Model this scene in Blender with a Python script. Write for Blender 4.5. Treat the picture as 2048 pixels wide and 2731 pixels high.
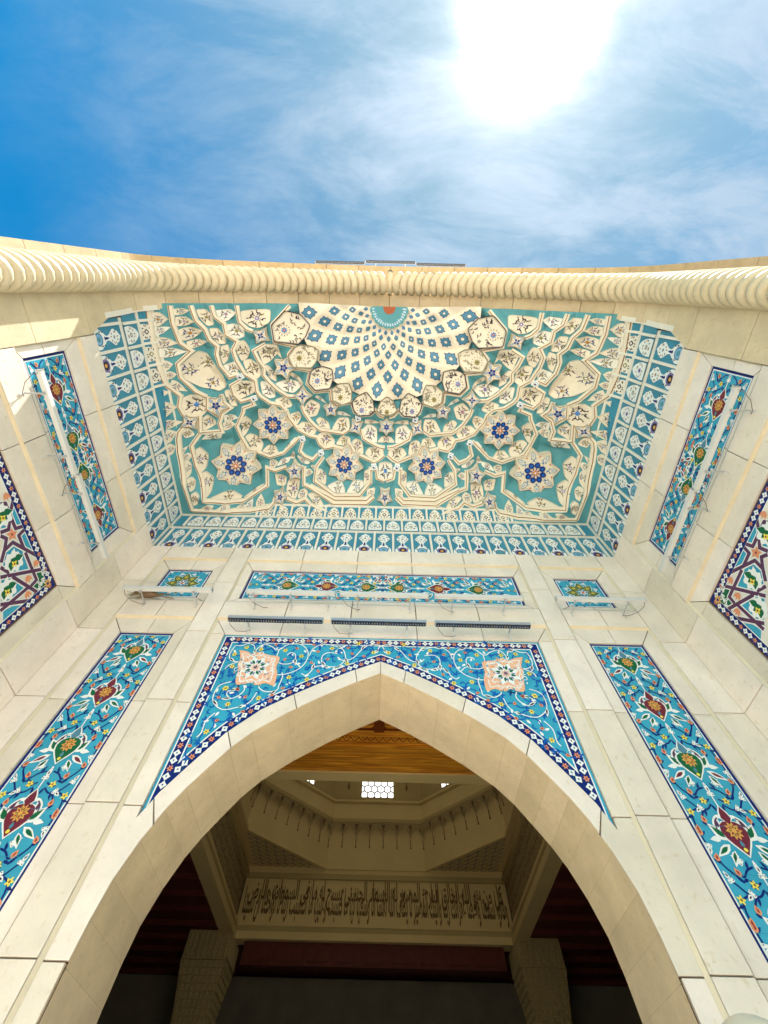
import bpy, bmesh, math, random, json
from mathutils import Vector, Matrix
from mathutils.geometry import tessellate_polygon
import numpy as np

SC = bpy.context.scene
for o in list(bpy.data.objects): bpy.data.objects.remove(o)
R = math.radians

# ------------------------------------------------------------ camera
cam_d = bpy.data.cameras.new('camera'); cam = bpy.data.objects.new('camera', cam_d)
SC.collection.objects.link(cam); SC.camera = cam
cam_d.sensor_fit = 'VERTICAL'; cam_d.sensor_height = 36.0; cam_d.lens = 14.966
cam_d.clip_start = 0.05; cam_d.clip_end = 3000
PIT, ROL, YAW = 1.08596152, 0.0262489127, 0.00223923390
cp, sp = math.cos(PIT), math.sin(PIT)
F = Vector((0, cp, sp)); U = Vector((0, -sp, cp)); X = Vector((1, 0, 0))
c_, s_ = math.cos(ROL), math.sin(ROL)
X2 = X*c_ + U*s_; U2 = U*c_ - X*s_
RZ = Matrix.Rotation(YAW, 3, 'Z')
X2, U2, F2 = RZ @ X2, RZ @ U2, RZ @ F
M3 = Matrix((X2, U2, -F2)).transposed()
cam.matrix_world = M3.to_4x4()          # the lens is the origin, 1.6 m above the paving
GZ = -1.6

# ------------------------------------------------------------ sun and sky
SUN = Vector((0.2030, -0.3690, 0.9070)).normalized()
EL = math.asin(SUN.z); AZ = math.atan2(SUN.x, SUN.y)
sd = bpy.data.lights.new('sun', 'SUN'); sun = bpy.data.objects.new('sun', sd)
SC.collection.objects.link(sun)
sd.energy = 5.0; sd.angle = R(0.5); sd.color = (1.0, 0.965, 0.90)
sun.rotation_euler = SUN.to_track_quat('Z', 'Y').to_euler()

wd = bpy.data.worlds.new('World'); SC.world = wd; wd.use_nodes = True
nt = wd.node_tree; N = nt.nodes; Lk = nt.links; N.clear()
def nd(t, **k):
    n = N.new(t)
    for a, b in k.items(): setattr(n, a, b)
    return n
def mth(op, a, b=None, clamp=False):
    n = nd('ShaderNodeMath', operation=op); n.use_clamp = clamp
    for i, v in enumerate((a, b)):
        if v is None: continue
        if isinstance(v, (int, float)): n.inputs[i].default_value = v
        else: Lk.new(v, n.inputs[i])
    return n.outputs[0]
def mixc(f, a, b):
    n = nd('ShaderNodeMix', data_type='RGBA')
    for s, v in ((n.inputs[0], f), (n.inputs[6], a), (n.inputs[7], b)):
        if isinstance(v, (int, float)): s.default_value = v
        elif isinstance(v, tuple): s.default_value = v
        else: Lk.new(v, s)
    return n.outputs[2]
out = nd('ShaderNodeOutputWorld'); bg = nd('ShaderNodeBackground'); bg.inputs[1].default_value = 0.10
sky = nd('ShaderNodeTexSky', sky_type='NISHITA'); sky.sun_disc = False
sky.sun_elevation = EL; sky.sun_rotation = AZ
sky.air_density = 1.0; sky.dust_density = 0.6; sky.ozone_density = 2.0
hs = nd('ShaderNodeHueSaturation'); hs.inputs['Saturation'].default_value = 1.35; hs.inputs['Value'].default_value = SKYV = 1.0
Lk.new(sky.outputs[0], hs.inputs['Color'])
tc = nd('ShaderNodeTexCoord')
# angle to the sun
dt = nd('ShaderNodeVectorMath', operation='DOT_PRODUCT'); Lk.new(tc.outputs['Generated'], dt.inputs[0]); dt.inputs[1].default_value = SUN
cosg = dt.outputs['Value']
ang = mth('ARCCOSINE', mth('MINIMUM', cosg, 0.99999))     # radians
# high thin cloud: project direction on a flat layer so streaks keep their scale
sx = nd('ShaderNodeSeparateXYZ'); Lk.new(tc.outputs['Generated'], sx.inputs[0])
zz = mth('MAXIMUM', sx.outputs[2], 0.05)
px = mth('DIVIDE', sx.outputs[0], zz); py = mth('DIVIDE', sx.outputs[1], zz)
cb = nd('ShaderNodeCombineXYZ'); Lk.new(px, cb.inputs[0]); Lk.new(py, cb.inputs[1])
mp = nd('ShaderNodeMapping'); Lk.new(cb.outputs[0], mp.inputs[0])
mp.inputs['Rotation'].default_value = (0, 0, R(-35)); mp.inputs['Scale'].default_value = (1.0, 2.6, 1.0); mp.inputs['Location'].default_value = (3.1, 1.7, 0)
n1 = nd('ShaderNodeTexNoise'); n1.inputs['Scale'].default_value = 3.1; n1.inputs['Detail'].default_value = 12; n1.inputs['Roughness'].default_value = 0.66; n1.inputs['Distortion'].default_value = 0.35
Lk.new(mp.outputs[0], n1.inputs['Vector'])
n2 = nd('ShaderNodeTexNoise'); n2.inputs['Scale'].default_value = 1.1; n2.inputs['Detail'].default_value = 3
Lk.new(cb.outputs[0], n2.inputs['Vector'])
# cover: clear towards the left (-x), veiled to the right
cov = mth('ADD', mth('MULTIPLY', px, 0.95), 0.80)
cov = mth('ADD', cov, mth('MULTIPLY', mth('SUBTRACT', n2.outputs[0], 0.5), 0.9))
cov = mth('MINIMUM', mth('MAXIMUM', cov, 0.04), 1.0)
den = mth('MULTIPLY', mth('ADD', mth('MULTIPLY', mth('SUBTRACT', n1.outputs[0], 0.40), 3.0, True), 0.42), cov, True)
CLOUD = (1.7, 2.3, 2.95, 1)
tint = nd('ShaderNodeMix', data_type='RGBA', blend_type='MULTIPLY'); tint.inputs[0].default_value = 1.0
Lk.new(hs.outputs[0], tint.inputs[6])
sf = mth('POWER', 2.718, mth('MULTIPLY', mth('POWER', mth('DIVIDE', ang, 0.55), 2.0), -1.0))
Lk.new(mixc(sf, (0.0, 0.84, 0.80, 1), (0.28, 0.37, 0.34, 1)), tint.inputs[7])
skyc = mixc(mth('MULTIPLY', den, 0.95), tint.outputs[2], CLOUD)
# bright aureole of the veiled sun (the cloud scatters forward)
g1 = mth('MULTIPLY', mth('POWER', 2.718, mth('MULTIPLY', mth('POWER', mth('DIVIDE', ang, 0.054), 2.0), -1.0)), 100.0)
g2 = mth('MULTIPLY', mth('POWER', 2.718, mth('MULTIPLY', mth('DIVIDE', ang, 0.17), -1.0)), 2.4)
glow = mth('ADD', g1, g2)
glow = mth('MULTIPLY', glow, mth('ADD', mth('MULTIPLY', mth('POWER', n1.outputs[0], 2.0), 3.2), 0.12))
gc = nd('ShaderNodeCombineXYZ')
for i in range(3): Lk.new(glow, gc.inputs[i])
va = nd('ShaderNodeMix', data_type='RGBA', blend_type='ADD'); va.inputs[0].default_value = 1.0
Lk.new(skyc, va.inputs[6]); Lk.new(gc.outputs[0], va.inputs[7])
Lk.new(va.outputs[2], bg.inputs[0]); Lk.new(bg.outputs[0], out.inputs[0])

SC.view_settings.view_transform = 'Standard'; SC.view_settings.look = 'None'
SC.view_settings.gamma = 1.0; SC.view_settings.exposure = 1.42
SC.render.engine = 'CYCLES'
SC.cycles.max_bounces = 10; SC.cycles.diffuse_bounces = 6; SC.cycles.glossy_bounces = 3
SC.cycles.use_denoising = True; SC.cycles.caustics_reflective = False; SC.cycles.caustics_refractive = False
SC.cycles.sample_clamp_indirect = 8.0
wd.cycles.sampling_method = 'MANUAL'; wd.cycles.sample_map_resolution = 1024

# ------------------------------------------------------------ materials
MATS = {}
def lin(c): return tuple(((v/255)/12.92 if v/255 <= .04045 else ((v/255+.055)/1.055)**2.4) for v in c) + (1,)
def mat(name, rgb, rough=0.6, spec=0.3, var=0.0, nscale=6.0, isl=0.0, bump=0.0, bscale=60.0, coat=0.0, metal=0.0, emit=None, speck=None):
    m = bpy.data.materials.new(name); m.use_nodes = True
    t = m.node_tree; b = t.nodes['Principled BSDF']; col = lin(rgb) if max(rgb) > 1 else tuple(rgb)+(1,)
    b.inputs['Roughness'].default_value = rough; b.inputs['Specular IOR Level'].default_value = spec
    b.inputs['Metallic'].default_value = metal; b.inputs['Base Color'].default_value = col
    if coat: b.inputs['Coat Weight'].default_value = coat; b.inputs['Coat Roughness'].default_value = 0.15
    if emit: b.inputs['Emission Color'].default_value = col; b.inputs['Emission Strength'].default_value = emit
    tcn = t.nodes.new('ShaderNodeTexCoord')
    last = None
    def MX(f, a, b2, blend='MIX'):
        n = t.nodes.new('ShaderNodeMix'); n.data_type = 'RGBA'; n.blend_type = blend
        for s, v in ((n.inputs[0], f), (n.inputs[6], a), (n.inputs[7], b2)):
            if isinstance(v, (int, float)): s.default_value = v
            elif isinstance(v, tuple): s.default_value = v
            else: t.links.new(v, s)
        return n.outputs[2]
    if var or isl or speck:
        cur = col
        if var:
            no = t.nodes.new('ShaderNodeTexNoise'); no.inputs['Scale'].default_value = nscale; no.inputs['Detail'].default_value = 6; no.inputs['Roughness'].default_value = .62
            t.links.new(tcn.outputs['Object'], no.inputs['Vector'])
            rp = t.nodes.new('ShaderNodeValToRGB'); t.links.new(no.outputs[0], rp.inputs[0])
            rp.color_ramp.elements[0].position = .3; rp.color_ramp.elements[1].position = .7
            lo = tuple(max(0, c*(1-var)) for c in col[:3])+(1,); hi = tuple(min(1, c*(1+var*.6)) for c in col[:3])+(1,)
            rp.color_ramp.elements[0].color = lo; rp.color_ramp.elements[1].color = hi
            cur = rp.outputs[0]
        if speck:
            n2_ = t.nodes.new('ShaderNodeTexNoise'); n2_.inputs['Scale'].default_value = 23; n2_.inputs['Detail'].default_value = 4
            t.links.new(tcn.outputs['Object'], n2_.inputs['Vector'])
            r2 = t.nodes.new('ShaderNodeValToRGB'); t.links.new(n2_.outputs[0], r2.inputs[0])
            r2.color_ramp.elements[0].position = .60; r2.color_ramp.elements[1].position = .72
            r2.color_ramp.elements[0].color = (0, 0, 0, 1); r2.color_ramp.elements[1].color = (.5, .5, .5, 1)
            cur = MX(r2.outputs[0], cur, lin(speck))
        if isl:
            g = t.nodes.new('ShaderNodeNewGeometry')
            mr = t.nodes.new('ShaderNodeMapRange'); t.links.new(g.outputs['Random Per Island'], mr.inputs[0])
            mr.inputs[3].default_value = 1-isl; mr.inputs[4].default_value = 1+isl*.4
            cc = t.nodes.new('ShaderNodeCombineColor'); t.links.new(mr.outputs[0], cc.inputs[0]); t.links.new(mr.outputs[0], cc.inputs[1])
            m3 = t.nodes.new('ShaderNodeMath'); m3.operation = 'POWER'; t.links.new(mr.outputs[0], m3.inputs[0]); m3.inputs[1].default_value = 1.5
            t.links.new(m3.outputs[0], cc.inputs[2])
            cur = MX(1.0, cur, cc.outputs[0], 'MULTIPLY')
        if not isinstance(cur, tuple): t.links.new(cur, b.inputs['Base Color'])
    if bump:
        nb = t.nodes.new('ShaderNodeTexNoise'); nb.inputs['Scale'].default_value = bscale; nb.inputs['Detail'].default_value = 5
        t.links.new(tcn.outputs['Object'], nb.inputs['Vector'])
        bm_ = t.nodes.new('ShaderNodeBump'); bm_.inputs['Strength'].default_value = bump; bm_.inputs['Distance'].default_value = .01
        t.links.new(nb.outputs[0], bm_.inputs['Height']); t.links.new(bm_.outputs[0], b.inputs['Normal'])
    MATS[name] = m
    return m
mat('limestone', (230, 219, 205), .55, .25, var=.12, nscale=2.2, isl=.10, bump=.16, bscale=45, speck=(206, 186, 148))
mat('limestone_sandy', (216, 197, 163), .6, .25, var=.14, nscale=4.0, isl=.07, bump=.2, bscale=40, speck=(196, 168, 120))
mat('ochre_edge', (218, 200, 168), .6, .25, var=.12, nscale=5)
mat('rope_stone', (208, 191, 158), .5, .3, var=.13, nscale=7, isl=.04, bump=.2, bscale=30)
mat('shaded_stone', (198, 172, 134), .6, .2, var=.16, nscale=5, isl=.12, bump=.2)  # stone colour darkened to hold the brown shade under the outer arch
mat('edge_stone', (216, 204, 178), .6, .25, var=.08, nscale=4)
mat('terracotta', (158, 88, 56), .5, .2)
mat('grout', (122, 92, 62), .8, .1)
mat('joint_soft', (186, 166, 128), .8, .1)
mat('core', (150, 138, 118), .9, .1)
mat('turquoise', (56, 160, 190), .25, .3, var=.13, nscale=2.6)
mat('turquoise_deep', (50, 140, 166), .25, .3, var=.10, nscale=3)
mat('teal', (84, 148, 156), .5, .25, var=.16, nscale=2.0)
mat('teal_tile', (58, 134, 160), .4, .25, var=.10, nscale=2.4)
mat('cream', (224, 212, 190), .6, .25, var=.06, nscale=4)
mat('cream_light', (228, 222, 208), .6, .25, var=.05, nscale=4)
mat('white', (232, 234, 230), .3, .4)
mat('navy', (6, 36, 112), .3, .2)
mat('cobalt', (12, 88, 168), .3, .2)
mat('blue_mid', (62, 116, 178), .3, .4)
mat('blue_pale', (128, 170, 212), .35, .4)
mat('steel_blue', (74, 128, 150), .35, .4)
mat('ink', (40, 28, 50), .4, .15)
mat('brown_line', (142, 104, 66), .6, .2)
mat('orange', (222, 146, 104), .3, .4)
mat('orange_deep', (206, 112, 44), .3, .4)
mat('gold', (222, 164, 82), .3, .4)
mat('yellow', (236, 218, 84), .3, .4)
mat('peach', (234, 178, 140), .3, .4)
mat('plum', (84, 42, 78), .3, .4)
mat('red', (142, 44, 44), .3, .4)
mat('maroon', (112, 40, 58), .3, .2)
mat('green', (14, 98, 62), .3, .2)
mat('olive', (126, 120, 58), .4, .3)
mat('lilac', (112, 104, 160), .35, .4)
mat('grey_line', (126, 120, 100), .5, .3)
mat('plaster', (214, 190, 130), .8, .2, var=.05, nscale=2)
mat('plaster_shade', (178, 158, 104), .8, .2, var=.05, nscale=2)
mat('carved_stucco', (164, 144, 98), .85, .15, var=.25, nscale=26, bump=.9, bscale=34)
mat('ink_paint', (108, 84, 46), .7, .2)
mat('dark_wood', (92, 38, 26), .55, .3, var=.25, nscale=6)
mat('wood_line', (118, 56, 16), .6, .2)
mat('aluminium', (196, 198, 200), .38, .5, metal=.75, bump=.03)
mat('aluminium_pale', (214, 214, 210), .5, .4, metal=.2)
mat('led_glass', (30, 30, 40), .15, .6, coat=.5)
mat('led_dot', (150, 150, 160), .3, .5)
mat('cable', (120, 104, 92), .6, .3)
mat('feather', (140, 112, 88), .8, .1, var=.3, nscale=60)
mat('feather_dark', (82, 66, 54), .8, .1)
mat('twig', (128, 108, 70), .9, .1, var=.3, nscale=40)
mat('paving', (208, 201, 189), .7, .2, var=.08, nscale=1.2, bump=.1)
mat('window_light', (255, 255, 248), .5, .2, emit=.65)
mat('lattice', (70, 60, 54), .6, .2)
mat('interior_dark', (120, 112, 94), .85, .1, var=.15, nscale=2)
mat('globe_glass', (246, 230, 200), .3, .4, coat=.3)
def wood_mat():
    m = bpy.data.materials.new('warm_wood'); m.use_nodes = True; t = m.node_tree; b = t.nodes['Principled BSDF']
    tcn = t.nodes.new('ShaderNodeTexCoord'); mp_ = t.nodes.new('ShaderNodeMapping'); mp_.inputs['Scale'].default_value = (.5, 9, 9)
    t.links.new(tcn.outputs['Object'], mp_.inputs[0])
    no = t.nodes.new('ShaderNodeTexNoise'); no.inputs['Scale'].default_value = 2.2; no.inputs['Detail'].default_value = 8; no.inputs['Distortion'].default_value = 1.2
    t.links.new(mp_.outputs[0], no.inputs['Vector'])
    rp = t.nodes.new('ShaderNodeValToRGB'); t.links.new(no.outputs[0], rp.inputs[0])
    e = rp.color_ramp.elements; e[0].position = .36; e[0].color = (.46, .15, .010, 1); e[1].position = .68; e[1].color = (.92, .42, .035, 1)
    t.links.new(rp.outputs[0], b.inputs['Base Color']); b.inputs['Roughness'].default_value = .4
    MATS['warm_wood'] = m
wood_mat()

# ------------------------------------------------------------ mesh builder
class MB:
    def __init__(s): s.v = []; s.f = []; s.m = []; s.names = []; s.k = 0
    def mi(s, name):
        if name not in s.names: s.names.append(name)
        return s.names.index(name)
    def add(s, vs, fs, m):
        b = len(s.v); s.v += [tuple(v) for v in vs]; k = s.mi(m)
        for f in fs: s.f.append(tuple(b+i for i in f)); s.m.append(k)
    def box(s, a, b, m):
        (x0, y0, z0), (x1, y1, z1) = a, b
        vs = [(x, y, z) for x in (x0, x1) for y in (y0, y1) for z in (z0, z1)]
        s.add(vs, [(0, 1, 3, 2), (4, 6, 7, 5), (0, 4, 5, 1), (2, 3, 7, 6), (0, 2, 6, 4), (1, 5, 7, 3)], m)
    def tube(s, pts, r, m, n=8, cap=True):
        pts = [Vector(p) for p in pts]; rings = []
        rr = r if isinstance(r, (list, tuple)) else [r]*len(pts)
        for i, p in enumerate(pts):
            d = (pts[min(i+1, len(pts)-1)]-pts[max(i-1, 0)]).normalized()
            a = d.orthogonal().normalized() if abs(d.z) > .95 else d.cross(Vector((0, 0, 1))).normalized()
            b = d.cross(a)
            rings.append([p+(a*math.cos(2*math.pi*j/n)+b*math.sin(2*math.pi*j/n))*rr[i] for j in range(n)])
        vs = [v for q in rings for v in q]; fs = []
        for i in range(len(pts)-1):
            for j in range(n): fs.append((i*n+j, i*n+(j+1) % n, (i+1)*n+(j+1) % n, (i+1)*n+j))
        if cap: fs += [tuple(range(n)), tuple((len(pts)-1)*n+j for j in range(n))]
        s.add(vs, fs, m)
    def build(s, name, parent=None, smooth=False, recalc=True):
        me = bpy.data.meshes.new(name); me.from_pydata(s.v, [], s.f)
        for n in s.names: me.materials.append(MATS[n])
        me.polygons.foreach_set('material_index', s.m)
        if smooth: me.polygons.foreach_set('use_smooth', [True]*len(s.f))
        if recalc:
            bm = bmesh.new(); bm.from_mesh(me); bmesh.ops.recalc_face_normals(bm, faces=bm.faces); bm.to_mesh(me); bm.free()
        me.update()
        o = bpy.data.objects.new(name, me); SC.collection.objects.link(o)
        if parent is not None:
            o.parent = parent
            o.location = -root_loc(parent)
        return o
def root_loc(p):
    l = Vector(p.location)
    while p.parent is not None: p = p.parent; l += Vector(p.location)
    return l
def tag(o, label, cat, group=None, kind=None):
    if label: o['label'] = label
    if cat: o['category'] = cat
    if group: o['group'] = group
    if kind: o['kind'] = kind
    return o
def thing(name, label, cat, loc, group=None):
    o = bpy.data.objects.new(name, None); SC.collection.objects.link(o); o.location = loc; o.empty_display_size = .2
    return tag(o, label, cat, group)

# ------------------------------------------------------------ flat panel painter
class Panel:
    """paints flat tile shapes on a local plane: fr(u, v, d) -> world; each shape lies a hair above the one before"""
    def __init__(s, mb, fr, base=0.0, clip=None): s.mb = mb; s.fr = fr; s.base = base; s.k = 0
    def d(s, layer): s.k += 1; return s.base + layer*.0016 + (s.k % 40)*.00003
    def poly(s, pts, m, layer=0):
        d = s.d(layer)
        if len(pts) > 4: tri = tessellate_polygon([[Vector((p[0], p[1], 0)) for p in pts]])
        else: tri = [tuple(range(len(pts)))]
        s.mb.add([s.fr(p[0], p[1], d) for p in pts], tri, m)
    def fan(s, c, pts, m, layer=0):
        d = s.d(layer); n = len(pts)
        s.mb.add([s.fr(c[0], c[1], d)]+[s.fr(p[0], p[1], d) for p in pts], [(0, i+1, (i+1) % n+1) for i in range(n)], m)
    def rect(s, u0, v0, u1, v1, m, layer=0): s.poly([(u0, v0), (u1, v0), (u1, v1), (u0, v1)], m, layer)
    def stroke(s, pts, w, m, layer=0, closed=False, taper=False):
        P = [Vector(p) for p in pts]; n = len(P)
        if n < 2: return
        d = s.d(layer); vs = []
        for i in range(n):
            a = P[(i-1) % n] if closed or i else P[0]; b = P[(i+1) % n] if closed or i < n-1 else P[-1]
            t = (b-a); t = t.normalized() if t.length > 1e-9 else Vector((1, 0)); nn = Vector((-t.y, t.x))
            h = w/2
            if taper: h *= max(.12, math.sin(math.pi*(i+.6)/(n+.2))) if taper == 1 else (1-.85*i/(n-1))
            vs += [s.fr(*(P[i]+nn*h), d), s.fr(*(P[i]-nn*h), d)]
        fs = [(2*i, 2*i+1, 2*i+3, 2*i+2) for i in range(n-1)]
        if closed: fs.append((2*n-2, 2*n-1, 1, 0))
        s.mb.add(vs, fs, m)
    def disc(s, x, y, r, m, layer=0, n=10): s.fan((x, y), [(x+r*math.cos(2*math.pi*i/n), y+r*math.sin(2*math.pi*i/n)) for i in range(n)], m, layer)
    def leaf(s, x, y, a, l, w, m, layer=0, back=.0):
        ca, sa = math.cos(a), math.sin(a)
        q = [(-l*back, 0), (l*.25, w*.42), (l*.5, w*.46), (l*.8, w*.2), (l, 0), (l*.8, -w*.2), (l*.5, -w*.46), (l*.25, -w*.42)]
        q = [(x+ca*p[0]-sa*p[1], y+sa*p[0]+ca*p[1]) for p in q]
        s.fan((x+ca*l*.45, y+sa*l*.45), q, m, layer)
    def flower(s, x, y, r, n, m, cm, layer=3, rot=0):
        k = n*4; q = []
        for i in range(k):
            a = 2*math.pi*i/k+rot; rr = r*(.72+.28*math.cos(n*(a-rot))); q.append((x+rr*math.cos(a), y+rr*math.sin(a)))
        s.fan((x, y), q, m, layer); s.disc(x, y, r*.3, cm, layer+1, 6)
    def trefoil(s, x, y, a, z, layer=3):
        for da, l in ((0, 1.25), (2.2, .7), (-2.2, .7)):
            s.leaf(x, y, a+da, z*l, z*.72, 'white', layer)
        s.leaf(x+math.cos(a)*z*.3, y+math.sin(a)*z*.3, a, z*.62, z*.24, 'ink', layer+1)
        for da in (2.2, -2.2): s.disc(x+math.cos(a+da)*z*.42, y+math.sin(a+da)*z*.42, z*.1, 'ink', layer+1, 5)
    def bud(s, x, y, a, z, layer=3):
        s.leaf(x-math.cos(a)*z*.6, y-math.sin(a)*z*.6, a, z*1.35, z*1.0, 'orange', layer)
        s.leaf(x-math.cos(a)*z*.3, y-math.sin(a)*z*.3, a, z*.75, z*.36, 'red', layer+1)
def spline(pts, n=6):
    P = [Vector(p) for p in pts]; o = []
    for i in range(len(P)-1):
        a = P[max(i-1, 0)]; b = P[i]; c = P[i+1]; d = P[min(i+2, len(P)-1)]
        for k in range(n):
            t = k/n; o.append(.5*((2*b)+(c-a)*t+(2*a-5*b+4*c-d)*t*t+(3*b-a-3*c+d)*t**3))
    o.append(P[-1]); return [tuple(p) for p in o]

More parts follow.
